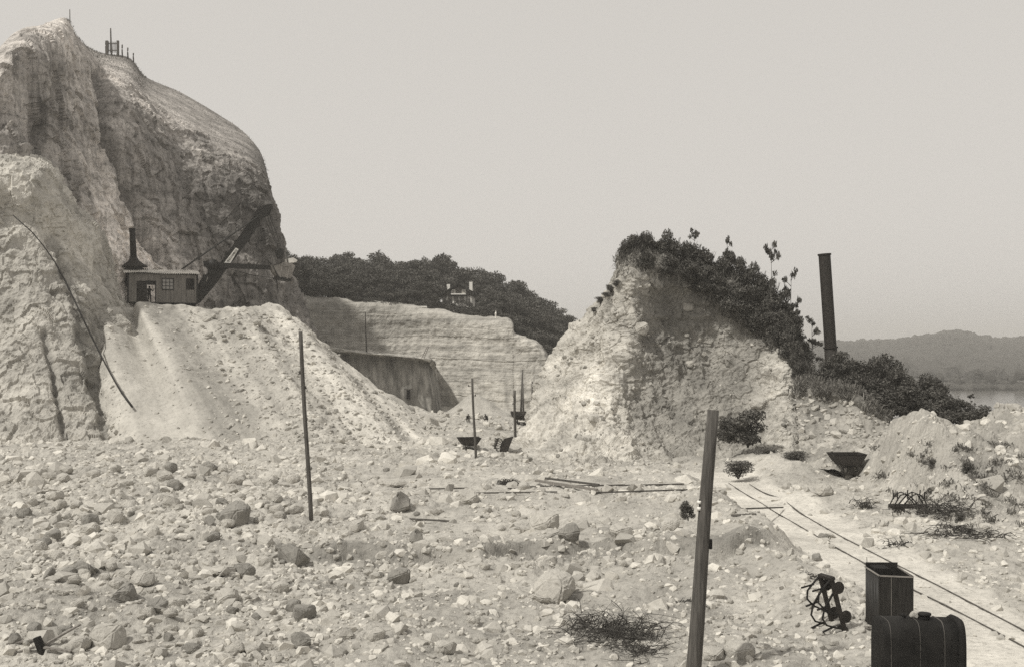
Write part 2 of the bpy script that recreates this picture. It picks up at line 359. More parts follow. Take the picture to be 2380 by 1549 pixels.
def disp_cliff(P, A):
    Q = P * np.array([1, 1, 0.38]); px, py = pxy(P)
    wa, ca_ = worley(P * np.array([1, 1, .45]), 3.2, 24); wb, cb2 = worley(P * np.array([1, 1, .7]), 1.1, 26)
    d = fbm(Q, 12, 3, 21) * 1.0 + ridged(Q, 4.0, 4, 22) * .45 + fbm(P, 1.1, 4, 23) * 0.35 + (ca_ - .5) * 1.0 + (cb2 - .5) * .5
    d += fbm(P * np.array([.2, .2, 1.0]), .8, 3, 29) * 0.15
    d -= 3.2 * np.exp(-(seg_d(px, py, gully) / 15) ** 2) + 1.2 * np.exp(-(seg_d(px, py, gul2) / 12) ** 2)
    top = A[:, :, 3] * 0; r = np.linspace(0, 1, A.shape[1])[None, :] + 0 * A[:, :, 0]; damp = SS(0.12, 0.34, r).ravel()
    return d * (0.04 + 0.96 * damp)
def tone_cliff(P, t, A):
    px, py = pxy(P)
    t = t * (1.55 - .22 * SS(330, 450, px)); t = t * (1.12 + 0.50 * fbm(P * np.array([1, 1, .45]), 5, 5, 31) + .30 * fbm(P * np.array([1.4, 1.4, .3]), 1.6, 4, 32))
    t = t * (1 - 0.42 * np.exp(-(seg_d(px, py, gully) / 14) ** 4)) * (1 - 0.4 * np.exp(-(seg_d(px, py, gul2) / 14) ** 4)) * (1 - 0.25 * np.exp(-(seg_d(px, py, gul3) / 9) ** 4))  # gully shade painted into the tone along the grooves
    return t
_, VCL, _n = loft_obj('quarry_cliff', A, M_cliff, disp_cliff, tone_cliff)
# --- near buttress of pale chalk on the left
cb = [
 [(-170,340,118,.4),(-170,365,92,.46),(-170,530,90,.42),(-170,700,87,.40),(-170,880,83,.42),(-170,1060,77,.45),(-170,1120,74,.45)],
 [(-60,350,118,.4),(-60,375,94,.48),(-60,530,92,.44),(-60,700,89,.40),(-60,880,84,.42),(-60,1050,78,.46),(-60,1110,75,.46)],
 [(70,372,120,.4),(75,390,96,.52),(78,530,94,.48),(80,700,90,.42),(75,880,85,.42),(72,1048,79,.50),(72,1100,76,.50)],
 [(108,385,122,.4),(112,410,99,.52),(120,550,96,.50),(125,710,91,.44),(130,885,86,.42),(130,1048,80,.48),(130,1100,77,.42)],
 [(150,455,124,.4),(152,475,101,.52),(165,590,97,.50),(178,720,92,.38),(190,890,87,.40),(195,1052,80.5,.42),(195,1100,77.5,.34)],
 [(215,512,126,.4),(215,530,104,.50),(218,625,100,.50),(222,740,95,.38),(232,900,89,.36),(248,1058,81,.38),(250,1100,79,.30)],
 [(270,565,128,.4),(248,578,108,.48),(256,645,104,.48),(268,705,100,.46),(292,790,96,.46),(310,900,93,.4),(312,1062,84,.4),(312,1100,82,.4)][:7],
 [(285,600,130,.4),(258,625,113,.45),(272,680,109,.46),(286,722,105,.46),(330,830,99,.46),(350,960,93,.4),(362,1100,86,.4)],
 [(300,640,134,.4),(264,655,118,.42),(282,697,114,.42),(300,738,110,.42),(350,840,104,.42),(370,960,98,.4),(385,1100,90,.4)]]
A = loft(cb, 360, 420)
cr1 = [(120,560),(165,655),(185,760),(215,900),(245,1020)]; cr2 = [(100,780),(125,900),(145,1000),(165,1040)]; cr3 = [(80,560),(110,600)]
def disp_b(P, A):
    Q = P * np.array([1, 1, 0.55]); px, py = pxy(P)
    wa, ca_ = worley(Q, 1.8, 54); wb, cb2 = worley(P, .7, 56)
    d = fbm(Q, 7, 3, 51) * 0.7 + ridged(Q, 2.6, 5, 52) * 0.45 + fbm(P, 0.7, 4, 53) * 0.2 + (ca_ - .5) * .55 + (cb2 - .5) * .25
    d -= .5 * np.exp(-(seg_d(px, py, cr1) / 13) ** 2) + 0.5 * np.exp(-(seg_d(px, py, cr2) / 8) ** 2)
    return d
def tone_b(P, t, A):
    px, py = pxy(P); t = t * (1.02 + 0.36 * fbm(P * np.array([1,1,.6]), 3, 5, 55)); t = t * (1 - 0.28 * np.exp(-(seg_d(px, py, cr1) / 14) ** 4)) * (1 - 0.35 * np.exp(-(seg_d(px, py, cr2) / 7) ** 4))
    return t
_, VB, NB = loft_obj('chalk_buttress', A, M_near, disp_b, tone_b)
# --- smooth fan and spoil talus under the shovel
tl = []
def tcol(cr_, ba, t1, back=None, sag=0.0):
    c = ray(*cr_); b = ray(*ba); out = []
    def inv(p): return (p[0] / p[1] * F + CX, HY - (p[2] - CZ) / p[1] * F, p[1])
    if back is None: bk = np.array([c[0] * 140 / c[1] , 140, 11.6]); bk2 = np.array([c[0] * (c[1] + 6) / c[1], c[1] + 6, 11.9])
    else: bk = c + np.array([2.0, back, -9]); bk2 = c + np.array([0.6, 4, -1.5])
    pts = [bk, bk2, c, c * .72 + b * .28 - np.array([0, 0, sag * .8]), c * .45 + b * .55 - np.array([0, 0, sag]), c * .2 + b * .8 - np.array([0, 0, sag * .7]), b, b + (b - c) * 0.18]
    return [(*inv(p), t1) for p in pts]
spec = [((200,800,102),(190,1062,86),.47,None,0),((236,742,96.6),(262,1066,80.8),.42,None,0),((275,752,97),(345,1072,77.5),.43,None,.3),((308,752,100),(440,1076,76.5),.43,None,.4),((322,712,101),(510,1080,76),.42,None,.3),
 ((350,715,102),(580,1080,76),.30,None,0),((400,726,103),(640,1082,75.5),.33,None,.2),((450,734,103.5),(700,1082,75.5),.47,None,0),((500,726,104),(745,1082,75.5),.36,None,0),((545,720,105),(790,1082,75.5),.50,None,-.2),
 ((590,728,106),(835,1080,76),.38,None,0),((640,742,107),(880,1078,76),.49,None,0),((690,746,108),(920,1074,76.5),.53,12,-.2),((730,782,108.5),(950,1070,77),.55,12,-.3),((760,812,108.5),(975,1066,77.5),.28,12,0),
 ((800,845,107),(1000,1062,78.5),.55,12,0),((860,888,103),(1030,1056,80),.54,12,0),((930,936,98),(1060,1050,81.5),.40,11,0),((1000,984,92),(1085,1046,83),.52,8,0),((1060,1028,87),(1110,1044,84),.52,6,0)]
A = loft([tcol(*s) for s in spec], 620, 420)
rough_u = np.interp(np.linspace(0, len(spec) - 1, 620), np.arange(len(spec)), [.5,.35,.12,.06,.2,.35,.45,.7,.7,.85,.9,.8,.7,.45,.55,.25,.25,.4,.5,.5])
def disp_t(P, A):
    r = np.repeat(rough_u[:, None], A.shape[1], 1).ravel(); w, c = worley(P, 0.9, 61)
    cres = 1 - SS(0.24, 0.34, np.linspace(0, 1, A.shape[1]))[None, :] + 0 * A[:, :, 0]; cres = cres.ravel() * SS(0.2, 0.4, r)
    return fbm(P, 6, 4, 62) * (0.15 + 0.5 * r) + fbm(P, 1.2, 4, 63) * (0.05 + 0.30 * r) + np.clip(0.7 - w, 0, 1) * 0.4 * r * (.3 + c) + cres * fbm(P, 2.5, 3, 64) * 0.7
def tone_t(P, t, A):
    u = np.repeat(np.linspace(0, 1, A.shape[0])[:, None], A.shape[1], 1).ravel(); v = np.repeat(np.linspace(0, 1, A.shape[1])[None, :], A.shape[0], 0).ravel()
    st = fbm(np.stack([u * 46, v * 3.0, 0 * u], 1), 1.0, 4, 66); return t * (1 + 0.34 * st) * (1 + 0.16 * fbm(P, 1.2, 4, 67))
_, VT, NT = loft_obj('spoil_talus', A, M_talus, disp_t, tone_t)
# --- far quarried wall
tops = [(600,688),(640,690),(700,691),(760,696),(830,700),(870,703),(930,710),(1000,720),(1060,734),(1120,741),(1183,745),(1197,776),(1225,788),(1256,804),(1273,836),(1290,872),(1325,925),(1400,960)]
cf = []
for i, (px, py) in enumerate(tops):
    d = 188 - 8 * SS(900, 1250, px); z0 = 972; t = .40 + .07 * SS(820, 1000, px)
    up = .28 if px < 820 else t
    cf.append([(px, py - 2, d + 9, .3), (px, py, d, up)] + [(px, py + (z0 - py) * k / 4, d - 0.9 * k, up * (1 - k / 4) + t * k / 4) for k in (1, 2, 3, 4)])
A = loft(cf, 460, 200)
def disp_f(P, A):
    led = np.floor(P[:, 2] / 1.3 + 0.6 * fbm(P, 12, 2, 71)) ; L_ = h3(led.astype(int), led.astype(int) * 0, led.astype(int) * 0, 5)
    return (L_ - .5) * 0.14 + fbm(P * np.array([1, 1, .25]), 4, 4, 72) * 0.6 + fbm(P * np.array([.4, .4, 1.6]), 1.5, 3, 73) * 0.15 + fbm(P, 1.2, 4, 75) * .3
def tone_f(P, t, A):
    px, py = pxy(P); t = t * (1 + 0.12 * fbm(P, 8, 3, 74)) * (1 + (.10 + .30 * SS(840, 900, py)) * fbm(P * np.array([1, 1, .04]), .8, 4, 76)) * (1 - .28 * SS(.3, .6, fbm(P * np.array([.3, .3, 2.]), 1.2, 4, 77))); t = t * (1 - 0.35 * np.exp(-(seg_d(px, py, [(1032, 850), (1040, 960)]) / 10) ** 4) * SS(835, 930, py))  # last factor paints the shade of a fold low on the wall
    t = t * (1 + 0.2 * np.exp(-((px - 1105) / 7) ** 2) * SS(800, 830, py)); return t
_, VF, NF = loft_obj('far_quarry_wall', A, M_far, disp_f, tone_f)
# --- darker, streaked lower wall in the middle distance
mt_ = [(700,786,149),(760,808,150),(800,814,150.5),(850,820,151),(900,824,152),(950,829,153),(985,833,154),(1001,838,155),(1008,852,158),(1012,880,162),(1020,960,172)]
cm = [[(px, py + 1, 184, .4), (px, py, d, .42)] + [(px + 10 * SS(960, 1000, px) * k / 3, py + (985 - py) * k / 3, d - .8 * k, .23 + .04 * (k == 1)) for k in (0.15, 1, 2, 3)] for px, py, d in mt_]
cm.append([(px, py, d, t) for px, py, d, t in [(1022,965,184,.4),(1022,966,184,.4),(1023,970,184,.4),(1024,975,184,.4),(1025,980,184,.4),(1026,985,184,.4)]])
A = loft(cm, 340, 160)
_, VMID, _n = loft_obj('streaked_quarry_wall', A, M_mid, lambda P, A: fbm(P * np.array([1, 1, .12]), 1.6, 4, 81) * 0.45 + fbm(P, 6, 3, 82) * 0.6, lambda P, t, A: t * (1 + 0.18 * fbm(P * np.array([1, 1, .2]), 4, 4, 83)) * (1 + .75 * fbm(P * np.array([1, 1, .04]), .55, 3, 84)))
# --- the mound left standing on the right
cmn = [
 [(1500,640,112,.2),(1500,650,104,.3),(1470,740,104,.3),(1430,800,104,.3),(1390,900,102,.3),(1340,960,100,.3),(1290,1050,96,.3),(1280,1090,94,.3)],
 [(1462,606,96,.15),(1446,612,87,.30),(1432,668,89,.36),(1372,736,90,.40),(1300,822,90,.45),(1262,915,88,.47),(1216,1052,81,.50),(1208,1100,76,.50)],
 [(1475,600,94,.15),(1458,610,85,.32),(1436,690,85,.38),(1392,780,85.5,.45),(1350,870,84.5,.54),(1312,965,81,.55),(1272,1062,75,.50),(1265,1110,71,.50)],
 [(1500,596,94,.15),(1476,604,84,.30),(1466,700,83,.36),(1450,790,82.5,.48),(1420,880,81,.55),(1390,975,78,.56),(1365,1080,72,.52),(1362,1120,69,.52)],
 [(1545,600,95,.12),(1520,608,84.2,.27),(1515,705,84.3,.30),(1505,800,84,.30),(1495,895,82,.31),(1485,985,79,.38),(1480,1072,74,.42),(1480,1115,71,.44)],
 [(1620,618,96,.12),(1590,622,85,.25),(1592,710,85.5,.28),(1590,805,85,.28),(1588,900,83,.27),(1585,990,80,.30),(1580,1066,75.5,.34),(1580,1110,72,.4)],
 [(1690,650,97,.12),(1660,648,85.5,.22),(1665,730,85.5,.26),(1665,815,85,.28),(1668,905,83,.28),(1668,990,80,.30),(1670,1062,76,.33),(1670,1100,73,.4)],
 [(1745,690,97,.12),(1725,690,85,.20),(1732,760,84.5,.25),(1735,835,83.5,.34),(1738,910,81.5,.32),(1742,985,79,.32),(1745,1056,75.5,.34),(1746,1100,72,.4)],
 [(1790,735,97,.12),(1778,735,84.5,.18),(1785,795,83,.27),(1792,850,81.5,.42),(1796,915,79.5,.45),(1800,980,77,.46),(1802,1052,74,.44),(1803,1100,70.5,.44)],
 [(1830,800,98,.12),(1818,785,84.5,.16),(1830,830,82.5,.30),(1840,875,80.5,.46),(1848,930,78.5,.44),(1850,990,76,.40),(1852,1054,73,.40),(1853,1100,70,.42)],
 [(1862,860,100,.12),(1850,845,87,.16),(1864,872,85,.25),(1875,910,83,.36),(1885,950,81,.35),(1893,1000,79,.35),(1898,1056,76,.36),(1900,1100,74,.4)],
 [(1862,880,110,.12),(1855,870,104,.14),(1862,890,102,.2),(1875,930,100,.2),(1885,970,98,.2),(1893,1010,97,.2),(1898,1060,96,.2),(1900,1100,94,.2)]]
A = loft(cmn, 520, 420)
def disp_m(P, A):
    w, c = worley(P, 1.5, 91); w2, c2 = worley(P, 0.55, 92); bright = SS(.34, .5, A[:, :, 3].ravel())
    w3, c3 = worley(P, 1.3, 98); w4, c4 = worley(P, .5, 99); return (c3 - .5) * .24 + (c4 - .5) * .12 + fbm(P, .5, 3, 88) * .14 + fbm(P * np.array([1, 1, .22]), 1.3, 4, 87) * .45 + ridged(P, 5, 4, 93) * 0.55 + fbm(P, 1.4, 4, 94) * 0.32 + np.clip(.8 - w, 0, 1) * 0.7 * bright * c + np.clip(.7 - w2, 0, 1) * 0.16 * (.25 + bright) + ridged(P, 1.1, 4, 97) * .22
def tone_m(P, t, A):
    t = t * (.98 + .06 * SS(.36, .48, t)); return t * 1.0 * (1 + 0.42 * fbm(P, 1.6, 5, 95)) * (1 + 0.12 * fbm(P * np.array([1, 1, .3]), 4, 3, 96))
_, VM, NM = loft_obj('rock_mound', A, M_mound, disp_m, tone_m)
# --- low bank with grass to the right of the mound
ck = [[(1850,885,84,.2),(1850,895,74,.25),(1852,930,72,.33),(1855,980,70,.36),(1858,1040,67.5,.42),(1860,1100,64.5,.45)],
 [(1885,885,84,.12),(1885,895,73,.18),(1888,925,71.5,.26),(1892,975,70,.33),(1900,1035,67.5,.42),(1902,1100,64.5,.45)],
 [(1930,892,84,.12),(1930,904,72,.16),(1932,935,70.5,.30),(1938,980,69,.40),(1945,1035,66.5,.44),(1946,1100,64,.45)],
 [(1980,900,84,.12),(1980,912,71,.16),(1982,940,69.5,.30),(1988,985,68,.42),(1995,1035,66,.45),(1996,1100,63.5,.45)],
 [(2020,930,84,.12),(2018,940,70,.20),(2022,965,68.8,.33),(2030,1000,67.5,.40),(2040,1035,66,.45),(2042,1100,63,.45)],
 [(2070,965,84,.12),(2065,975,70,.2),(2072,990,68.5,.3),(2080,1010,67,.35),(2090,1040,66,.4),(2095,1100,63,.45)]]
A = loft(ck, 200, 200)
_, VK, NK = loft_obj('earth_bank', A, M_mound, lambda P, A: fbm(P * np.array([1, 1, .5]), 1.6, 5, 101) * 0.5 + ridged(P, 3, 3, 102) * .25, lambda P, t, A: t * .8 * (1 + 0.45 * fbm(P, 1.2, 4, 103)))
# --- wooded hillside behind the far wall
hs = [(560,702,678),(640,702,672),(700,693,690),(800,700,694),(900,708,700),(1000,722,702),(1100,742,722),(1200,784,752),(1280,845,802),(1350,905,846),(1450,960,905),(1600,985,960)]
hc = [[(px, a + 5, 189, .1), (px, a * .6 + b * .4, 215, .1), (px, b, 255, .1), (px, b + 25, 330, .1)] for px, a, b in hs]
AH = loft(hc, 240, 90)
_, VH, NH = loft_obj('wooded_hillside', AH, M_earth, lambda P, A: fbm(P, 8, 3, 111) * 0.5)
# ------------------------------------------------------------------ river, far shore, hills
def sheet(name, V, Fc, mat): o = link(name, np_mesh(name, V, Fc, {'tone': np.full(len(V), .25)}), None, mat); return tag(o, kind='structure')
sheet('river', [(-60, 118, -13.4), (900, 118, -13.4), (900, 640, -13.4), (-60, 640, -13.4)], [(0, 1, 2, 3)], M_water)
gx = np.linspace(-500, 1700, 260); gy = np.concatenate([np.linspace(596, 1000, 60), np.linspace(1010, 2600, 60)])
XX, YY = np.meshgrid(gx, gy); PX = (XX / YY * F + CX)
prof = np.interp(PX, [0, 1600, 1945, 2000, 2100, 2150, 2195, 2230, 2265, 2300, 2340, 2420, 2700], [800, 806, 812, 810, 803, 797, 788, 783, 792, 800, 802, 798, 805])
hz = CZ + (HY - prof) / F * 1500
PP = np.stack([XX.ravel(), YY.ravel(), 0 * XX.ravel()], 1)
HZ = -14.5 + 2.2 * SS(600, 640, YY) + (hz + 12.3) * SS(860, 1500, YY) * (1 - .5 * SS(1600, 2600, YY)) + (fbm(PP, 160, 3, 120).reshape(XX.shape)) * 2.0 * SS(650, 900, YY)
ixh = np.arange(XX.size).reshape(XX.shape)
qh = np.stack([ixh[:-1, :-1], ixh[:-1, 1:], ixh[1:, 1:], ixh[1:, :-1]], -1).reshape(-1, 4)
sheet('far_hills', np.stack([XX.ravel(), YY.ravel(), HZ.ravel()], 1), qh, M_hill)
def blob_template(seed, n=26):
    r = np.random.default_rng(seed); p = r.normal(size=(n, 3)); p /= np.linalg.norm(p, axis=1)[:, None]; p *= (0.75 + 0.35 * r.random((n, 1)))
    return hull(p)
def hull(p):
    bm = bmesh.new(); vs = [bm.verts.new(q.tolist()) for q in p]; bmesh.ops.convex_hull(bm, input=vs)
    bmesh.ops.delete(bm, geom=[v for v in bm.verts if not v.link_faces], context='VERTS'); bmesh.ops.triangulate(bm, faces=bm.faces)
    bmesh.ops.recalc_face_normals(bm, faces=bm.faces)
    bm.verts.index_update(); V = np.array([v.co[:] for v in bm.verts]); Fc = np.array([[v.index for v in f.verts] for f in bm.faces]); bm.free(); return V, Fc
def scatter(name, temps, pos, size, rng, mat, tone=None, squash=0.75, up=True, parent=None):
    Vs = []; Fs = []; Ts = []; off = 0
    k = rng.integers(0, len(temps), len(pos))
    for i in range(len(pos)):
        V, Fc = temps[k[i]]; a = rng.random(3) * 6.283
        ca, sa = math.cos(a[0]), math.sin(a[0]); cb_, sb = math.cos(a[1] * .18), math.sin(a[1] * .18)
        R = np.array([[ca, -sa, 0], [sa, ca, 0], [0, 0, 1]]) @ np.array([[1, 0, 0], [0, cb_, -sb], [0, sb, cb_]])
        s = size[i] * np.array([1, .7 + .5 * rng.random(), squash * (.7 + .6 * rng.random())])
        Vs.append((V * s) @ R.T + pos[i]); Fs.append(Fc + off); off += len(V); Ts.append(np.full(len(V), tone[i] if tone is not None else .5))
    o = link(name, np_mesh(name, np.concatenate(Vs), np.concatenate(Fs), {'tone': np.concatenate(Ts)}), parent, mat); return o
blobs = [blob_template(s) for s in range(5)]
n = 5200; yy = rng.uniform(880, 1560, n); xx = yy * rng.uniform(.20, .60, n)
zz = []
from bisect import bisect_left
iy = np.clip(np.searchsorted(gy, yy) - 1, 0, len(gy) - 2); ixx = np.clip(np.searchsorted(gx, xx) - 1, 0, len(gx) - 2); zz = HZ[iy, ixx]
o = scatter('far_wood', blobs, np.stack([xx, yy, zz + 3], 1), rng.uniform(5, 11, n), rng, M_farwood, None, .8); tag(o, 'grey hazy wood covering the hills across the river', 'wood', kind='stuff')
def shore_clump(px, py, d, r, lab):
    n = 30; p = rayv(px, py, d); pos = np.array([[p.x + rng.normal() * r * .6, d + rng.normal() * r * .4, -12 + abs(rng.normal()) * r * .25] for _ in range(n)])
    o = scatter('tree_clump', blobs, pos, rng.uniform(r * .18, r * .34, n), rng, M_farwood, None, .8); tag(o, lab, 'trees', kind='stuff')
shore_clump(2235, 890, 640, 11, 'rounded hazy clump of trees standing on the far river bank')
shore_clump(2310, 885, 650, 14, 'wider hazy clump of trees at the right end of the far river bank')
n = 500; yy = rng.uniform(605, 660, n); xx = yy * rng.uniform(.33, .62, n)
o = scatter('shore_scrub', blobs, np.stack([xx, yy, np.full(n, -12.4)], 1), rng.uniform(1.5, 4, n), rng, M_farwood, None, .6); tag(o, 'low hazy scrub along the far river bank', 'scrub', kind='stuff')
# ------------------------------------------------------------------ rubble
stones = []
for s in range(14):
    r = np.random.default_rng(100 + s); p = r.normal(size=(17, 3)); p /= (np.abs(p) ** 2.3).sum(1)[:, None] ** (1 / 2.3); p *= r.uniform(.82, 1.05, (17, 1)); stones.append(hull(p))
def on_ground(n, pxr, pyr, size_med, power=0.6, cull=True, seed=0, sig=.5):
    r = np.random.default_rng(seed); px = r.uniform(*pxr, n); py = r.uniform(*pyr, n); y = CZ * F / (py - HY) * .93; x = (px - CX) / F * y
    if cull: k = r.random(n) < rubble_mask(x, y) * (.60 + .75 * SS(-.25, .30, fbm(np.stack([x, y, 0 * x], 1), 2.6, 3, 33))); x = x[k]; y = y[k]
    sz = np.exp(r.normal(math.log(size_med), sig, len(x))) * (y / 30) ** power
    z = np.array([gh(a, b) for a, b in zip(x, y)]); return np.stack([x, y, z - sz * .02], 1), sz, r
pos, sz, r = on_ground(46000, (-150, 2530), (965, 1680), .068, .75, True, 1, .6)
o = scatter('rubble', stones, pos, sz, r, M_stone, r.uniform(.34, .62, len(pos))); tag(o, 'broken pale limestone rubble strewn over the quarry floor', 'rubble', kind='stuff')
def on_loft(Vg, n, fn, size_med, seed, sig=.5, tn=(.4, .6)):
    r = np.random.default_rng(seed); nc, nr = Vg.shape[:2]; i = r.integers(1, nc - 1, n); j = r.integers(1, nr - 1, n); w = fn(i / nc, j / nr); k = r.random(n) < w
    P = Vg[i[k], j[k]]; sz = np.minimum(np.exp(r.normal(math.log(size_med), sig, len(P))), size_med * 3.6); return P, sz, r, r.uniform(*tn, len(P))
ru = rough_u
def ftal(u, v): return np.interp(u, np.linspace(0, 1, len(ru)), ru) ** 1.3 * (v > .26) * (0.6 + .4 * SS(.35, .8, v)) + (v > .8) * .5
P, sz, r, tn = on_loft(VT, 22000, ftal, .085, 2, .7, (.28, .56)); o = scatter('talus_rubble', stones, P, sz, r, M_stone, tn); tag(o, 'pale stones lying on the spoil slope below the steam shovel', 'rubble', kind='stuff')
def fmnd(u, v): return (v > .2) * (.25 + .75 * (SS(.08, .15, u) * (1 - SS(.3, .4, u)) + SS(.7, .8, u)) + (v > .8))
P, sz, r, tn = on_loft(VM, 3000, fmnd, .065, 3, .8, (.22, .52)); o = scatter('mound_rubble', stones, P, sz, r, M_stone, tn); tag(o, 'loose stones clinging to the flanks of the rock mound', 'rubble', kind='stuff')
P, sz, r, tn = on_loft(VK, 700, lambda u, v: (v > .35) * .8, .14, 4, .5, (.3, .5)); o = scatter('bank_rubble', stones, P, sz, r, M_stone, tn); tag(o, 'loose stones on the grassy earth bank beside the mound', 'rubble', kind='stuff')
# ------------------------------------------------------------------ finding places on the built surfaces
SURF = []
for Vg in (VB, VT, VM, VK, VF, VMID, VH):
    Pf = Vg.reshape(-1, 3)[::3]; a_, b_ = pxy(Pf); SURF.append((a_, b_, Pf))
def on_face(px, py, which=None, off=0.0):
    """nearest built rock surface behind a photo point, moved 'off' metres towards the viewer"""
    best = None
    for k, (a_, b_, Pf) in enumerate(SURF):
        if which is not None and k not in which: continue
        m = (np.abs(a_ - px) < 8) & (np.abs(b_ - py) < 8)
        if m.any():
            d = np.hypot(a_[m] - px, b_[m] - py); y = Pf[m][:, 1][d < d.min() + 4].min()
            if best is None or y < best: best = y
    return rayv(px, py, (best if best is not None else 90) - off)
def hill_z(x, y):
    Pf = SURF[6][2]; k = np.argmin((Pf[:, 0] - x) ** 2 + (Pf[:, 1] - y) ** 2); return float(Pf[k, 2])
# ------------------------------------------------------------------ boulders
def boulder_mesh(seed, el=(1, .85, .7), npts=34, mat=None):
    r = np.random.default_rng(seed); p = r.uniform(-1, 1, (npts, 3)); q = r.uniform(2.0, 3.2); p /= (np.abs(p) ** q).sum(1)[:, None] ** (1 / q); p *= r.uniform(.88, 1.04, (npts, 1)) * np.array(el)
    V, Fc = hull(p); me = bpy.data.meshes.new('limestone_boulder'); me.from_pydata(V.tolist(), [], Fc.tolist())
    bm = bmesh.new(); bm.from_mesh(me); bmesh.ops.dissolve_limit(bm, angle_limit=.25, verts=bm.verts, edges=bm.edges)
    bmesh.ops.bevel(bm, geom=list(bm.edges), offset=.07, segments=2, affect='EDGES'); bmesh.ops.triangulate(bm, faces=bm.faces)
    bmesh.ops.subdivide_edges(bm, edges=[e for e in bm.edges if e.calc_length() > .20], cuts=2); bmesh.ops.triangulate(bm, faces=bm.faces)
    co = np.array([v.co[:] for v in bm.verts]); d = fbm(co + seed, .6, 4, seed) * .15 + ridged(co + seed, .25, 3, seed + 7) * .045
    for v, k in zip(bm.verts, d): v.co += v.normal * float(k)
    bm.to_mesh(me); bm.free(); me.materials.append(mat); return me
BM_ = [boulder_mesh(300 + s, (1, .8 + .05 * (s % 4), .62 + .06 * (s % 3)), 30 + s, M_boulder) for s in range(8)]
BD_ = [boulder_mesh(400 + s, (1, .85, .75), 30 + s, M_boulder_d) for s in range(4)]
BF_ = [boulder_mesh(500 + s, (1, .8, .30), 26, M_boulder) for s in range(3)]
BP_ = [boulder_mesh(520, (.8, .7, 1.0), 17, M_boulder), boulder_mesh(521, (.7, .7, .95), 16, M_boulder_d)]
rb = random.Random(5)
def boulder(px, py, w, label=None, grp=None, kind='p', rot=None, sink=.31, p=None):
    p = p or hit(px, py); s = w / F * p.y / 2
    me = {'p': BM_, 'd': BD_, 'f': BF_, 't': BP_}[kind]; me = rb.choice(me)
    o = bpy.data.objects.new('limestone_boulder', me); C.objects.link(o)
    zz = {'p': .68, 'd': .75, 'f': .3, 't': .95}[kind]
    o.scale = (s, s * rb.uniform(.85, 1.1), s * rb.uniform(.85, 1.15)); o.location = (p.x, p.y + s * .5, p.z + s * zz * (1 - sink * 1.6))
    o.rotation_euler = rot or (rb.uniform(-.25, .25), rb.uniform(-.25, .25), rb.uniform(0, 6.28))
    tag(o, label, 'boulder', grp); return o
named = [
 (540,1222,84,'d','large rounded grey boulder in the rubble left of the tall leaning pole'),
 (676,1312,82,'d','rounded grey boulder just below the foot of the tall leaning pole'),
 (930,1192,74,'t','pale pointed boulder standing up right of the tall leaning pole'),
 (1322,1254,70,'d','boulder with flat pale top and grey front, middle of the upper ledge'),
 (1266,1228,78,'p','wide boulder with a dark hollow under its right side, on the upper ledge'),
 (1442,1252,62,'p','squat pale boulder alone on the upper ledge left of the foreground post'),
 (1562,1232,52,'p','pale boulder on the ledge nearest the left side of the foreground post'),
 (926,1356,66,'d','dark squared boulder below the ledge in the middle foreground'),
 (966,1262,46,'t','small triangular grey boulder standing on the ledge rim'),
 (1292,1392,112,'p','biggest pale boulder of the middle foreground, below the ledge'),
 (1258,1402,70,'f','low pale slab resting in front of the biggest middle boulder'),
 (626,1126,42,'p','pale upright boulder in the rubble just left of the tall pole'),
 (484,1198,40,'p','pale boulder in the rubble above the large rounded grey one'),
 (116,1258,48,'d','square grey boulder at the left edge beside the rubble field'),
 (206,1226,50,'d','grey boulder resting on the rubble near the left edge'),
 (262,1212,52,'p','pale boulder leaning on its grey neighbour near the left edge'),
 (192,1338,56,'d','dark grey boulder below the square one at the left edge'),
 (112,1340,36,'d','small grey boulder at the far left of the lower rubble'),
 (326,1362,60,'p','oval boulder in the lower left rubble above the dark grey one'),
 (284,1400,70,'d','wide dark grey boulder in the lower left rubble'),
 (362,1420,50,'d','grey boulder right of the wide dark one in the lower left rubble'),
 (405,1412,48,'p','pale boulder leaning against the small grey one at lower left'),
 (562,1342,56,'d','dark wedge shaped boulder left of the round one below the pole'),
 (500,1340,92,'f','long flat pale slab in the lower left rubble, upper of the two'),
 (488,1374,64,'f','short flat pale slab lying just under the long one'),
 (526,1400,60,'p','pale boulder with a broad face below the two flat slabs'),
 (240,1506,92,'p','biggest pale boulder at the bottom left corner'),
 (172,1516,66,'p','pale boulder beside the broken timbers in the bottom left corner'),
 (702,1440,66,'d','grey boulder in the sandy hollow of the lower foreground'),
 (696,1508,58,'d','grey boulder at the bottom edge below the sandy hollow'),
 (800,1486,50,'p','pale boulder at the bottom, left one of a pair'),
 (872,1488,52,'p','pale boulder at the bottom, right one of a pair'),
 (1722,1530,76,'p','broad pale boulder at the bottom right of the foreground post'),
 (1662,1536,62,'p','smaller pale boulder touching the foot of the foreground post'),
 (1086,1168,62,'p','log shaped pale boulder near the loose rails'),
 (824,1236,52,'p','low boulder with a dark underside on the left end of the ledge'),
 (1362,1036,50,'d','dark boulder at the foot of the rock mound'),
 (1306,1044,60,'p','pale boulder at the left foot of the rock mound'),
 (640,1195,40,'p','leaning pale boulder touching the base of the tall pole'),
 (912,1130,78,'f','wide pale slab lying among rubble behind the pointed boulder'),
 (1918,1150,52,'p','pale boulder with dark edge left of the abandoned skip wagon'),
 (1640,1036,38,'p','pale boulder at the foot of the mound behind the foreground post'),
 (1818,1046,40,'p','pale boulder under the chalk streak at the right foot of the mound'),
 (1330,1462,42,'p','lone boulder between the brush pile and the bottom edge'),
 (1100,1450,38,'p','small rounded boulder alone in the sandy middle foreground'),
 (1035,1520,60,'p','low boulder half buried at the bottom edge in the middle'),
 (440,1520,46,'d','dark hollowed stone at the bottom edge right of the corner boulders')]
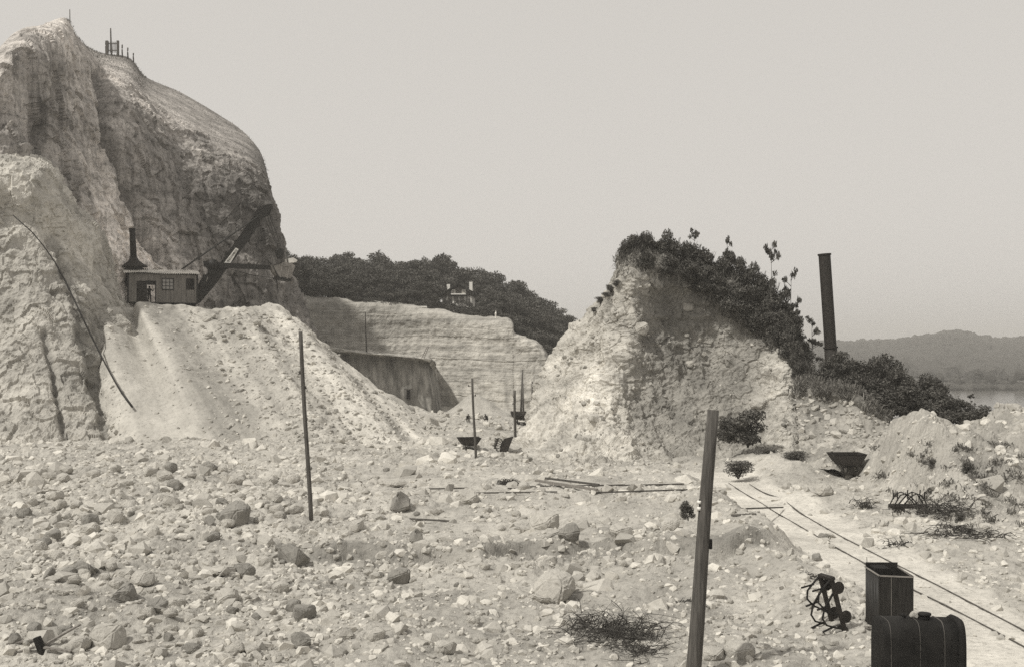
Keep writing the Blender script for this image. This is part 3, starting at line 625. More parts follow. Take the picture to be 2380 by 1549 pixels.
for px, py, w, k, lab in named: boulder(px, py, w, lab, None, k)
zones = [(75, (40, 690), (1090, 1290), (22, 54), 'angular block among the many on the upper left rubble', 'blocks on the upper left rubble'),
         (70, (30, 700), (1300, 1545), (20, 52), 'angular block among the many at lower left', 'blocks on the lower left rubble'),
         (26, (700, 1250), (1070, 1260), (16, 36), 'block in the rubble between tall pole and loose rails', 'blocks between the pole and the rails'),
         (28, (740, 1560), (1306, 1370), (14, 34), 'block in the stone band below the ledge', 'blocks in the stone band under the ledge'),
         (16, (760, 1580), (1390, 1540), (14, 30), 'small block lying on the sandy middle foreground', 'blocks on the sandy foreground'),
         (20, (1640, 1960), (1200, 1540), (14, 32), 'block on the broken bank beside the light railway', 'blocks on the bank beside the track')]
for n, xr, yr, wr, lab, grp in zones:
    for _ in range(n):
        px = rb.uniform(*xr); py = rb.uniform(*yr); kd = rb.choice('pppdpf'); u_ = (px - xr[0]) / (xr[1] - xr[0]); ww = rb.triangular(wr[0], wr[1], wr[0])
        z_ = ('left' if u_ < .33 else 'middle' if u_ < .66 else 'right') + (', far half' if py < (yr[0] + yr[1]) / 2 else ', near half')
        boulder(px, py, ww, {'p': 'pale ', 'd': 'grey ', 'f': 'flat pale '}[kd] + lab + ', ' + z_, grp + ' ' + z_ + {'p': '', 'd': ' grey', 'f': ' flat'}[kd], kd)
for _ in range(8):
    px = rb.uniform(1030, 1210); py = rb.uniform(968, 1050); boulder(px, py, rb.uniform(10, 26), 'pale block on the quarry floor in front of the far wall', 'blocks on the far quarry floor', 'p')
for px, py, w, lab in ((1490, 770, 48, 'pale block stuck high in the left face of the mound'), (1605, 850, 26, 'small white block standing out of the earthy middle face'), (1500,650,30,'jutting block just under the grassy crest of the mound'),
                       (1715, 720, 22, 'pale slab under the bushes on the mound'), (1830, 800, 20, 'white block under the overhanging turf at the right of the mound'), (1765, 945, 44, 'pale slab lying across the right side of the mound'), (1385, 980, 46, 'dark rounded block low on the left of the mound'), (1600,720,44,'big round grey stone in the upper face of the mound')):
    p = on_face(px, py, (2,)); boulder(px, py, w, lab, None, 'p', p=p)
for k in range(14):
    px = rb.uniform(470, 700); py = rb.uniform(735, 800) ; p = on_face(px, py, (1,), .1); boulder(px, py, rb.uniform(10, 24), 'pale block tipped over the crest of the spoil slope', 'blocks on the spoil crest', 'p', p=p)
for k in range(14):
    px = rb.uniform(960, 1150); py = 930 + (px - 960) * .22 + rb.uniform(-4, 22); p = hit(px, py, 75, 150); boulder(px, py, rb.uniform(8, 20), 'pale block on the heap at the foot of the streaked wall', 'blocks on the heap by the stained wall', 'p', p=p)
# ------------------------------------------------------------------ foliage
def leaf_mesh(name, seed, blobs_, n, leaf, mat, aspect=1.0, fuzz=.12):
    r = np.random.default_rng(seed); B = np.array(blobs_, float); vol = B[:, 3] * B[:, 4] * B[:, 5]; k = r.choice(len(B), n, p=vol / vol.sum())
    d = r.normal(size=(n, 3)); d /= np.linalg.norm(d, axis=1)[:, None]; rad = np.where(r.random(n) < .72, 1 - abs(r.normal(0, fuzz, n)), r.random(n) ** .5) * r.uniform(.92, 1.10, n)
    c = B[k, :3] + d * rad[:, None] * B[k, 3:6]
    c += .06 * leaf * r.normal(size=c.shape)
    nrm = r.normal(size=(n, 3)) + d * .6; nrm /= np.linalg.norm(nrm, axis=1)[:, None]
    t = np.cross(nrm, r.normal(size=(n, 3))); t /= np.linalg.norm(t, axis=1)[:, None]; b = np.cross(nrm, t)
    s = leaf * r.uniform(.55, 1.3, (n, 1)); V = np.stack([c - t * s, c + b * s * .5 * aspect, c + t * s, c - b * s * .5 * aspect], 1).reshape(-1, 3)
    me = np_mesh(name, V, np.arange(4 * n).reshape(n, 4), {'tone': np.repeat(r.uniform(.55, 1.5, n), 4)}); me.materials.append(mat); return me
def tree_temp(seed, kind):
    r = random.Random(seed); T_ = []
    if kind == 'conifer':
        T_ += [(0, 0, .60, .05, .05, .40)]
        for k in range(9): z = .28 + .08 * k; w = .26 * (1 - k / 9.5) + .02; T_ += [(w * .55 * math.cos(a), w * .55 * math.sin(a), z, w * .55, w * .55, .028) for a in [k + j * 1.57 for j in range(4)]]
    else:
        for k in range(17):
            a = r.uniform(0, 6.28); z = r.uniform(.14, .90); q = .27 * math.sqrt(max(.05, 1 - ((z - .5) / .46) ** 2)) * r.uniform(.4, 1.0); w = r.uniform(.06, .19)
            T_.append((q * math.cos(a), q * math.sin(a), z, w, w, w * r.uniform(.6, .85)))
    crown = leaf_mesh('crown', seed, T_, 2900, .028, M_leaf, .9, .32)
    tb = MB(); tb.tube([(0, 0, -.06), (.008, 0, .3), (-.01, .01, .6)], [.024, .018, .007], 6)
    for k in range(4): a = r.uniform(0, 6.28); tb.tube([(0, 0, .3 + .06 * k), (.12 * math.cos(a), .12 * math.sin(a), .5 + .06 * k)], [.010, .004], 4)
    tm = bpy.data.meshes.new('trunk'); tm.from_pydata(tb.v, [], tb.f); tm.materials.append(M_bark); return crown, tm
TT = [tree_temp(600 + s, 'broad') for s in range(6)]; TC = tree_temp(640, 'conifer')
def tree(x, y, z, h, wd, label, grp=None, temp=None, name='tree'):
    e = empty(name, (x, y, z), rb.uniform(0, 6.28)); e.scale = (h * wd, h * wd, h); c_, t_ = temp or rb.choice(TT)
    link('crown', c_, e); link('trunk', t_, e); tag(e, label, 'tree', grp); return e
silx = [600, 655, 665, 700, 730, 760, 800, 830, 850, 862, 880, 900, 915, 960, 1000, 1030, 1045, 1060, 1090, 1110, 1150, 1162, 1200, 1225, 1245, 1280, 1320, 1350, 1400, 1500]
sily = [560, 562, 572, 590, 600, 606, 588, 600, 606, 600, 583, 604, 610, 602, 600, 590, 606, 628, 628, 622, 640, 660, 648, 668, 690, 704, 732, 745, 800, 900]
def sil(px): return float(np.interp(px, silx, sily))
for v, step in ((.03, 15), (.14, 17), (.27, 19), (.42, 20), (.56, 21), (.68, 21)):
    px = 636.0
    while px < 1420:
        px += step * rb.uniform(.6, 1.4)
        i = int(np.clip((px - 560) / (1600 - 560), 0, 1) * 0) ; jv = int((v + rb.uniform(-.03, .03)) * 89); jv = max(0, jv)
        row = VH[:, jv]; rp = row[:, 0] / row[:, 1] * F + CX; i = int(np.argmin(abs(rp - px))); P = row[i]
        ztop = CZ + (HY - sil(px) - 2) / F * P[1]; h = ztop - P[2]
        if v < .5: h = min(h * rb.uniform(.62, .9), rb.uniform(6, 9.5) if v > .1 else rb.uniform(2.0, 4.2))
        else: h = h * rb.uniform(.93, 1.13)
        if 1005 < px < 1128 and v < .4: h = min(h, 2.6 if v > .1 else 2.0)
        if h < 1.5: continue
        zn = ('left of the layered conifer' if px < 860 else 'between the conifer and the house' if px < 1015 else 'by the timber house' if px < 1128 else 'right of the house' if px < 1230 else 'at the falling right end')
        if v < .1: tree(P[0], P[1], P[2], h, rb.uniform(1.2, 1.9), 'low bushy tree on the quarry rim ' + zn, 'bushy rim trees ' + zn)
        elif v < .5: tree(P[0], P[1], P[2], h, rb.uniform(.9, 1.25), ('leafy tree in the front wood rows ' if v < .35 else 'leafy tree deep in the wood ') + zn, ('front trees ' if v < .35 else 'deep trees ') + zn)
        else: tree(P[0], P[1], P[2], h, rb.uniform(.85, 1.15), ('leafy tree just below the skyline ' if v < .6 else 'leafy tree on the skyline ') + zn, ('near skyline trees ' if v < .6 else 'skyline trees ') + zn)
def sky_tree(px, top, lab, temp=None, wd=.9, v=.74):
    row = VH[:, int(v * 89)]; rp = row[:, 0] / row[:, 1] * F + CX; P = row[int(np.argmin(abs(rp - px)))]
    tree(P[0], P[1], P[2], CZ + (HY - top) / F * P[1] - P[2], wd, lab, None, temp)
sky_tree(881, 580, 'dark layered conifer rising above the wood left of the house', TC, 1.25)
sky_tree(1030, 586, 'tallest round crowned tree behind and left of the house', TT[1], .75)
sky_tree(815, 586, 'broad tree with domed crown at the left of the wood', TT[2], 1.1)
sky_tree(1112, 620, 'thin topped tree on the skyline just right of the house', TT[3], .7)
sky_tree(1200, 645, 'round tree where the wooded skyline starts to fall', TT[4], 1.0)
# bushes
def bush_temp(seed, leaf, n, mat, flat_=1.0):
    r = random.Random(seed); T_ = []
    for k in range(12):
        a = r.uniform(0, 6.28); q = r.uniform(0, .36); z = r.uniform(.12, .78) * flat_; w = r.uniform(.14, .26); T_.append((q * math.cos(a), q * math.sin(a), z, w, w, w * .8 * flat_))
    me = leaf_mesh('foliage', seed, T_, n, leaf, mat, .8, .34); tb = MB()
    for k in range(7): a = r.uniform(0, 6.28); tb.tube([(0, 0, -.1), (.15 * math.cos(a), .15 * math.sin(a), .35), (.33 * math.cos(a), .33 * math.sin(a), .75 * flat_)], [.02, .012, .004], 4)
    tm = bpy.data.meshes.new('stem'); tm.from_pydata(tb.v, [], tb.f); tm.materials.append(M_bark); return me, tm
BT = [bush_temp(700 + s, .042, 3000, M_leaf) for s in range(5)]; BT2 = [bush_temp(720 + s, .035, 2000, M_leaf2, .8) for s in range(3)]
def sap_temp(seed):
    r = random.Random(seed); T_ = []; tb = MB(); tb.tube([(0, 0, -.05), (.02, 0, .5), (.0, .02, 1.0)], [.02, .012, .004], 5)
    for k in range(26): a = r.uniform(0, 6.28); z = r.uniform(.12, 1.0); q = r.uniform(.06, .36) * (1.2 - .5 * z); T_.append((q * math.cos(a), q * math.sin(a), z, .10, .10, .045)); tb.tube([(0, 0, z - .08), (q * math.cos(a), q * math.sin(a), z)], [.008, .003], 3)
    me = leaf_mesh('crown', seed, T_, 950, .036, M_leaf, 1.1, .4); tm = bpy.data.meshes.new('trunk'); tm.from_pydata(tb.v, [], tb.f); tm.materials.append(M_bark); return me, tm
ST = [sap_temp(740), sap_temp(741)]
def bush(p, h, w, label, grp=None, temp=None, name='bush', cat='bush', wk=1.35):
    if name != 'bush': wk = 1.0
    e = empty(name, p, rb.uniform(0, 6.28)); e.scale = (w * wk, w * wk * .9, h * 1.08); a_, b_ = temp or rb.choice(BT); link(a_.name.split('.')[0], a_, e); link(b_.name.split('.')[0], b_, e); tag(e, label, cat, grp); return e
def bush_px(px, pyb, pyt, d, wpx, label, grp=None, temp=None, **k):
    p = rayv(px, pyb, d); return bush(p, (pyb - pyt) / F * d, wpx / F * d, label, grp, temp, **k)
G1 = 'bushes along the crest of the mound'; L1 = 'dark leafy bush in the thicket along the crest of the mound'
for px, b_, t_, w in ((1466,606,548,46),(1456,600,560,34),(1452,612,575,26),(1520,596,550,40),(1500,612,522,52),(1480,600,545,40),(1530,612,545,54),(1562,620,536,48),(1600,632,545,56),(1640,645,572,56),(1675,665,585,50),(1700,672,582,46),(1728,690,600,46),(1760,705,612,50),(1790,730,640,52),(1815,760,672,50),(1835,790,700,46),(1850,820,735,44),(1862,850,775,40),(1868,872,800,36)):
    zz_ = ', left end' if px < 1550 else ', middle' if px < 1740 else ', right end'; bush_px(px, b_, t_, float(np.interp(px, [1450, 1600, 1870], [84.5, 86, 86.5])), w, L1 + zz_, G1 + zz_)
G2 = 'bushes hanging over the upper face of the mound'; L2 = 'dark bush hanging over the upper face of the mound'
for px, b_, t_, w in ((1500,625,580,44),(1560,640,590,56),(1600,655,600,60),(1640,680,618,60),(1672,700,640,60),(1700,725,655,62),(1735,748,675,60),(1765,768,690,58),(1790,780,705,56),(1745,715,650,60),(1812,800,720,48),(1832,830,755,44),(1848,858,790,36),(1858,882,820,30)):
    zz_ = ', left part' if px < 1650 else ', middle part' if px < 1770 else ', right part'; p = on_face(px, b_, (2,), .1); bush(p, (b_ - t_) / F * p.y, w / F * p.y, L2 + zz_, G2 + zz_)
bush_px(1792, 745, 578, 86, 62, 'tall leafy sapling standing above the mound thicket', None, ST[0], name='sapling', cat='sapling')
bush_px(1838, 800, 640, 87, 74, 'broad leafy sapling on the right shoulder of the mound', None, ST[1], name='sapling', cat='sapling')
bush_px(1690, 680, 560, 86, 46, 'slim leafy sapling poking out of the middle of the crest thicket', None, ST[1], name='sapling', cat='sapling')
bush_px(1615, 640, 540, 86, 50, 'leafy sapling near the top of the crest thicket', None, ST[0], name='sapling', cat='sapling')
bush_px(1888, 850, 745, 88, 70, 'leafy sapling leaning out left of the tall iron chimney', None, ST[1], name='sapling', cat='sapling')
G3 = 'bushes between the chimney and the river'; L3 = 'dark bush in the thicket below the tall iron chimney'
for px, b_, t_, w, d in ((1955,880,815,60,76),(1985,890,818,66,75),(2015,900,828,60,75),(1935,890,838,50,77),(2060,905,822,74,76),(2085,915,840,60,74),(2040,930,865,70,73),(1990,925,860,70,74),(2115,925,868,50,73),(2150,940,868,66,73),(2180,950,875,60,72),(2205,965,905,60,70),(2235,975,925,60,70),(2265,985,940,60,69),(2120,960,895,80,71),(2070,960,900,80,71),(2160,975,925,70,69),(2290,990,948,50,70),(2330,1000,955,60,71),(1900,900,850,50,77),(2025,950,905,60,71),(2380,1005,960,60,72),(2240,1000,955,70,67),(2200,995,940,60,68)):
    zz_ = ', left part' if px < 2030 else ', middle part' if px < 2170 else ', right part'; zz_ += ' low down' if t_ > 870 and px < 2170 else ''; bush_px(px, b_ + 8, t_, d, w, L3 + zz_, G3 + zz_)
bush_px(2256, 960, 918, 73, 34, 'small sapling against the river at the right end of the thicket', None, ST[0], name='sapling', cat='sapling')
bush_px(1695, 1022, 955, 73.5, 74, 'dark bush behind the foreground post, left half of the clump', None, BT[0])
bush_px(1738, 1030, 950, 73.2, 92, 'dark bush right of the foreground post at the foot of the mound', None, BT[1])
bush_px(1716, 1106, 1052, 63, 86, 'dusty grey shrub beside the end of the light railway', None, BT2[0])
bush_px(1850, 1076, 1036, 66, 66, 'dusty shrub at the bottom of the bank left of the skip wagon', None, BT2[1])
bush_px(1785, 1062, 1034, 71, 50, 'small dusty shrub under the right foot of the mound', None, BT2[2])
for px, py, h in ((1395, 702, 22), (1410, 690, 20), (1420, 676, 24), (1432, 662, 20), (1380, 722, 16)):
    p = on_face(px, py, (2,), .05); bush(p + Vector((0, 0, -.1)), h * 1.0 / F * p.y, h * 1.7 / F * p.y, 'small tuft of shrub on the steep left edge of the mound', 'tufts on the left edge of the mound', rb.choice(BT2), name='shrub', cat='shrub')
for px, py, h, lab in ((2165, 1090, 30, 'small shrub on the pale rubble bank above the wagon frame'), (2245, 1100, 40, 'weedy shrub high on the right rubble bank'), (2230,1215,36,'dark low shrub between the branches and the track')):
    p = hit(px, py); bush(p, h / F * p.y, h * 1.3 / F * p.y, lab, None, rb.choice(BT2), name='shrub', cat='shrub')
# grass
def grass(name, pts, size, label, lean=(0, -.3, 0), mat=M_grass, seed=1, up=1.0):
    r = np.random.default_rng(seed); n = len(pts); P = np.array(pts); P = P + r.normal(0, .10, P.shape) * np.array([1, 1, .3])
    dr = r.normal(0, .45, (n, 3)) + np.array(lean); dr[:, 2] += up; dr /= np.linalg.norm(dr, axis=1)[:, None]; s = size * r.uniform(.5, 1.5, (n, 1))
    w = np.cross(dr, r.normal(size=(n, 3))); w /= np.linalg.norm(w, axis=1)[:, None]; w = w * .025
    m = P + dr * s * .6; e = P + dr * s + np.array([0, 0, -1]) * s * .35
    V = np.stack([P - w, P + w, m + w * .8, m - w * .8, e], 1).reshape(-1, 3); b = np.arange(n)[:, None] * 5
    Fc = np.concatenate([b + np.array([[0, 1, 2]]), b + np.array([[0, 2, 3]]), b + np.array([[3, 2, 4]])])
    o = link(name, np_mesh(name, V, Fc, {'tone': np.repeat(r.uniform(.5, 1.3, n), 5)}), None, mat); return tag(o, label, 'grass', kind='stuff')
def gpts(Vg, n, fn, seed):
    r = np.random.default_rng(seed); nc, nr = Vg.shape[:2]; i = r.integers(1, nc - 1, n); j = r.integers(1, nr - 1, n); k = r.random(n) < fn(i / nc, j / nr); return Vg[i[k], j[k]]
vline = lambda u: np.interp(u, [0, .1, .3, .5, .65, .8, .9, 1], [.10, .16, .19, .24, .30, .33, .30, .22])
grass('grass', gpts(VM, 60000, lambda u, v: ((v < vline(u)) & (v > .04)) * .8 + (abs(v - vline(u)) < .03) * .25, 9), .55, 'dark rough grass draped over the top of the mound', seed=2)
grass('grass', gpts(VCL, 60000, lambda u, v: (v < .17) * (u > .22) * (u < .86) * .8 * (.3 + .7 * (u < .5)), 8), .32, 'rough grass along the sloping top of the high cliff', seed=6)
grass('grass', gpts(VK, 16000, lambda u, v: (v < .34 + .08 * np.sin(u * 25)) * .9, 10), .6, 'dry overhanging grass on the rim of the earth bank', seed=3)
r_ = np.random.default_rng(12); cliff_pts = []
for px, py in zip(r_.uniform(180, 330, 2600), r_.uniform(0, 1, 2600)):
    t_ = np.interp(px, [180, 235, 300, 325, 345], [100, 124, 134, 160, 182]); cliff_pts.append(ray(px, t_ + py * 14 - 1, 168 - py * 20))
tuft = []
for k in range(80):
    px = r_.uniform(2030, 2390); py = r_.uniform(1030, 1230); p = hit(px, py)
    for j in range(24): tuft.append((p.x + r_.normal(0, .12), p.y + r_.normal(0, .12), p.z))
grass('grass', tuft, .32, 'sparse dry grass tufts on the right rubble bank', mat=M_grass, seed=5)
# ------------------------------------------------------------------ iron chimney
def chimney():
    d = 84; a = rayv(1916, 590, d); b = rayv(1937, 905, d); r = 13.6 / F * d; e = empty('iron_chimney', b); dv = (a - b)
    MB().tube([(0, 0, -1.5), tuple(dv * .31)], r * 1.06, 24).obj('lower_pipe', M_rust, e, True)
    MB().tube([tuple(dv * .31), tuple(dv)], r, 24, cap=False).tube([tuple(dv * .6), tuple(dv * .999)], r * .93, 24, cap=False).obj('upper_pipe', M_rust, e, True)
    MB().tube([tuple(dv * .306), tuple(dv * .318)], r * 1.22, 24).obj('joint_flange', M_rust, e)
    MB().tube([tuple(dv * .988), tuple(dv * 1.0)], [r * 1.12, r * 1.14], 24, cap=False).tube([tuple(dv * .988), tuple(dv * .987)], [r * 1.12, r * .98], 24, cap=False).obj('top_rim', M_rust, e)
    tag(e, 'tall leaning rusty iron chimney pipe rising out of the bushes', 'chimney')
chimney()
# ------------------------------------------------------------------ poles
def pole(base, top, r0, r1, label, grp=None, name='wooden_pole', pegs=(), mat=M_wood, n=10, sink=.5, cat='pole'):
    base = Vector(base); top = Vector(top); e = empty(name, base); dv = top - base; u = dv.normalized(); pts = []
    for k in range(9): t = k / 8; pts.append(-u * sink + (dv + u * sink) * t + Vector((math.sin(t * 7) * .012, math.cos(t * 5) * .012, 0)))
    MB().tube(pts, [r0 + (r1 - r0) * k / 8 for k in range(9)], n).obj('shaft', mat, e, True)
    for t, side, L_ in pegs:
        m = MB(); c = dv * t; m.bar(c, c + Vector((side * L_, -.02, .0)), .03, .03); m.tube([c + Vector((side * L_, -.02, -.03)), c + Vector((side * L_, -.02, .09))], [.045, .03], 8); m.obj('insulator_bracket', M_rust, e)
    tag(e, label, cat, grp); return e
def pole_px(pb, pt, wb, wt, label, **k):
    b = hit(*pb) if 'at' not in k else k.pop('at'); t = rayv(pt[0], pt[1], b.y + k.pop('lean', 0)); return pole(b, t, wb / 2 / F * b.y, wt / 2 / F * b.y, label, **k)
pole_px((723, 1211), (698, 770), 10.5, 9, 'tall dark wooden pole leaning left over the left rubble field', pegs=((.78, -1, .10), (.70, 1, .08), (.95, 1, .04)))
pole_px((1106, 1064), (1097, 878), 6.5, 5, 'dark pole standing behind a skip wagon in front of the far wall', pegs=((.90, -1, .22), (.78, 1, .15), (.2, -1, .2)))
pole_px((1197, 1014), (1196, 906), 6.5, 5.5, 'short thick pole between the far wagons and the mound', pegs=((.7, -1, .16), (.85, -1, .1)))
pole_px((1236, 984), (1237, 885), 4, 3, 'thin pole close to the left foot of the mound', pegs=())
b1 = rayv(1210, 968, 122); b2 = rayv(1217, 970, 121); tp = rayv(1214.5, 858, 122)
e = empty('double_pole', b1); MB().tube([(0, 0, -.4), tp - b1], [.13, .07], 8).obj('leg', M_wood, e, True); MB().tube([b2 - b1 + Vector((0, 0, -.4)), tp - b1 - Vector((0, 0, 1.0))], [.13, .07], 8).obj('leg', M_wood, e, True)
MB().bar((b2 - b1) * .5 + Vector((-.35, -.08, 2)), (b2 - b1) * .5 + Vector((.35, -.08, 2)), .08).obj('brace', M_wood, e); tag(e, 'tallest far pole, two legs joined at the top behind the wagons', 'pole')
pole_px((852, 824), (849, 725), 4.2, 3, 'thin pole standing on top of the streaked middle wall', at=rayv(852, 824, 156))
pt = hit(1612, 1560, 15, 40); pt = rayv(1610, 1560, 23.8); pt.z = gh(pt.x, pt.y)
e = pole(pt, rayv(1657, 952, 23.8), .175, .125, 'thick weathered post leaning right in the near foreground', name='foreground_post', pegs=(), n=14)
up = rayv(1657, 952, 23.8) - pt
m = MB(); c = up * .648; m.tube([c + Vector((-.15, -.05, -.12)), c + Vector((-.15, -.05, -.05))], .05, 10); m.tube([c + Vector((-.15, -.05, .02)), c + Vector((-.15, -.05, .09))], .05, 10); m.obj('insulator', M_white, e, True)
MB().bar(c + Vector((-.15, -.05, -.16)), c + Vector((-.15, -.05, .12)), .02).obj('bracket', M_iron, e)
MB().box(up * .50 + Vector((.17, 0, 0)), (.07, .1, .22)).obj('iron_plate', M_iron, e, bevel=.01)
mm_ = MB(); mm_.box((.02, -.13, up.z * .92), (.012, .02, .5)).box((-.04, -.15, up.z * .45), (.012, .02, 1.3)).box((.05, -.15, up.z * .3), (.012, .02, 1.6))
bush(pt + up * .60 + Vector((-.33, .25, -.08)), .42, .40, 'dark leafy weed growing against the left side of the foreground post', None, BT[2], name='weed', cat='weed')
# things on top of the left cliff
def cliff_pole(px, pt_, pb_, d, r, lab): b = rayv(px, pb_, d); return pole(b, rayv(px - 2, pt_, d), r, r * .6, lab, sink=1.5)
cliff_pole(259, 66, 122, 168, .16, 'small pole beside the gate on top of the high cliff')
cliff_pole(164, 22, 88, 165, .10, 'very thin pole at the left end of the cliff top')
e = empty('gate', rayv(262, 122, 167)); s_ = 167 / F
for x in (-13, 12): MB().box((x * s_, 0, .6), (.32, .3, 2.4)).obj('gate_post', M_wood, e)
MB().box((0, 0, 1.35), (24 * s_, .1, .12)).obj('rail', M_wood, e); MB().box((0, 0, .3), (24 * s_, .1, .12)).obj('rail', M_wood, e)
for k in range(7): MB().box(((-9 + 3 * k) * s_, .06, .8), (.08, .05, 1.7)).obj('paling', M_wood, e)
tag(e, 'small wooden gate and fence panel on top of the high cliff', 'gate')
for px, py, h in ((284, 128, 1.6), (297, 132, 1.4), (310, 137, .9), (246, 122, 1.8)):
    pole(rayv(px, py, 168), rayv(px, py, 168) + Vector((0, 0, h)), .12, .1, 'short fence post on the cliff top beside the gate', grp='fence posts on the cliff top', name='fence_post', n=6, cat='post')
# barrier, leaning boards, tunnel door on the streaked wall
e = empty('barrier', rayv(757, 812, 151)); s_ = 151 / F
for x in (-11, 1): MB().bar((x * s_, 0, -.3), (x * s_, 0, 22 * s_), .12).obj('post', M_wood, e)
MB().bar((-14 * s_, -.1, 17 * s_), (17 * s_, -.1, 17 * s_), .14).obj('rail', M_wood, e); tag(e, 'dark wooden barrier with a crossbar at the left end of the streaked wall', 'barrier')
e = empty('leaning_ladder', rayv(980, 832, 154)); s_ = 154 / F; t_ = Vector((13 * s_, 0, 28 * s_))
MB().bar((0, 0, 0), t_, .1).obj('stile', M_timber, e); MB().bar((.35, 0, 0), t_ + Vector((.25, 0, 0)), .1).obj('stile', M_timber, e)
for k in range(5): q = t_ * (k + .7) / 6; MB().bar(q, q + Vector((.3, 0, 0)), .06).obj('rung', M_timber, e)
tag(e, 'short ladder leaning out over the right end of the streaked wall', 'ladder')
e = empty('tunnel_door', on_face(950, 926, (5,), .15)); s_ = e.location.y / F
MB().prism([(-6 * s_, 0), (6 * s_, 0), (4.6 * s_, 22 * s_), (-4 * s_, 22 * s_)], -.05, .5).obj('dark_opening_board', M_dark, e); MB().box((0, -.15, 22.5 * s_), (22 * s_, .25, .18)).obj('lintel', M_wood, e)  # solid black board painted in for the shade of the tunnel mouth
for x in (-6, 6): MB().bar((x * s_, -.15, 0), (x * .75 * s_, -.15, 22 * s_), .12).obj('post', M_wood, e)
tag(e, 'small dark tunnel door with a timber lintel in the streaked wall', 'door')
# cable down the left slope
pts = []
for px, py in ((30, 500), (75, 540), (100, 570), (125, 605), (150, 650), (170, 692), (195, 745), (220, 796), (245, 845), (265, 882), (283, 912), (307, 944)): pts.append(on_face(px, py, (0, 1), .7))
for k in range(1, len(pts) - 1): pts[k] = Vector((pts[k].x, pts[k].y, pts[k].z))
MBc = MB().tube([p - pts[0] for p in pts], [.05] * 4 + [.07] * 6 + [.085, .09], 6); o = MBc.obj('cable', M_iron, None, True); o.location = pts[0]; tag(o, 'long dark cable hanging down the pale slope at far left', 'cable')
M_rail = plain('dusty_rail_iron', 0.09, 0.6, 0.5, 5.0)
# ------------------------------------------------------------------ light railway
def rail_on(pts, h=.045, w=.026, lift=-.015, step=.8):
    v = MB(); P = []
    for (x0, y0), (x1, y1) in zip(pts[:-1], pts[1:]):
        n = max(1, int(math.hypot(x1 - x0, y1 - y0) / step))
        for k in range(n): P.append((x0 + (x1 - x0) * k / n, y0 + (y1 - y0) * k / n))
    P.append(pts[-1]); zs = [gh(x, y) for x, y in P]; zs = [np.mean(zs[max(0, i - 2):i + 3]) for i in range(len(zs))]
    Q = [Vector((x, y, z + lift)) for (x, y), z in zip(P, zs)]
    for a, b in zip(Q[:-1], Q[1:]):
        d = b - a; a2 = a - d * .02; v.bar(a2 + Vector((0, 0, h)), b + Vector((0, 0, h)), w, .03); v.bar(a2 + Vector((0, 0, h * .5)), b + Vector((0, 0, h * .5)), w * .4, h); v.bar(a2, b, w * 1.5, .02)
    return v, Q
def gp(px, py): y = (CZ - .05) * F / (py - HY); return ((px - CX) / F * y, y)
e = empty('railway_track', (0, 0, 0)); right = [gp(*p) for p in ((1742, 1124), (1860, 1192), (1960, 1248), (2060, 1300), (2180, 1358), (2310, 1424), (2420, 1480))]; left = [gp(*p) for p in ((1694, 1122), (1800, 1188), (1900, 1245), (2005, 1304), (2100, 1358), (2200, 1404), (2310, 1460), (2440, 1528))]
v, Qr = rail_on(right); v.obj('rail', M_rail, e); v, Ql = rail_on(left); v.obj('rail', M_rail, e)
for k, q in enumerate(Ql):
    if k % 3 == 1 and q.y < 42: 
        xr = np.interp(q.y, [p.y for p in Qr][::-1], [p.x for p in Qr][::-1]); a = Vector((q.x - .22, q.y, q.z - .085)); b = Vector((xr + .2, q.y + .03, q.z - .10)); MB().bar(a, b, .16, .10).obj('sleeper', M_wood, e)
tag(e, 'narrow gauge railway track running down the right side over pale dust', 'railway track')
def loose(name, pa, pb, w, h, lab, mat=M_rail, cat='rail', dz=.05):
    a = hit(*pa); b = hit(*pb); n = 12; m = MB(); o_ = a.copy()
    zs = max(max(gh(a.x + (b.x - a.x) * k / n, a.y + (b.y - a.y) * k / n) - (a.z + (b.z - a.z) * k / n) for k in range(n + 1)), 0) * .6
    m.bar(Vector((0, 0, dz + zs)), b - a + Vector((0, 0, dz + zs)), w, h).bar(Vector((0, 0, dz + zs - h * .6)), b - a + Vector((0, 0, dz + zs - h * .6)), w * 1.6, .02); o = m.obj(name, mat); o.location = o_; tag(o, lab, cat); return o
for pa, pb, lab in (((997, 1141), (1453, 1131), 'longest loose rail lying across the middle of the quarry floor'), ((1100, 1149), (1295, 1146), 'short loose rail in front of the long one, left end'), ((1180, 1139), (1590, 1127), 'loose rail behind the long one, reaching towards the post'),
                    ((1370, 1146), (1600, 1138), 'loose rail just right of the crossed beams'), ((952, 1205), (1045, 1211), 'short loose rail end showing left of the upper ledge'), ((1698, 1192), (1820, 1184), 'short loose rail beside the light railway, rear one'), ((1700, 1199), (1757, 1198), 'short loose rail beside the light railway, front one')):
    loose('loose_rail', pa, pb, .045, .05, lab, dz=.02)
loose('timber_beam', (1246, 1125), (1388, 1148), .12, .09, 'dark timber beam lying askew across the loose rails', M_timber, 'beam', .16)
loose('timber_beam', (1268, 1127), (1392, 1143), .09, .07, 'second thinner beam crossed over the askew one', M_wood, 'beam', .30)
loose('timber_plank', (2092, 1462), (2012, 1463), .1, .05, 'short plank lying on the dust between wagon frame and iron bin', M_timber, 'plank', .05)
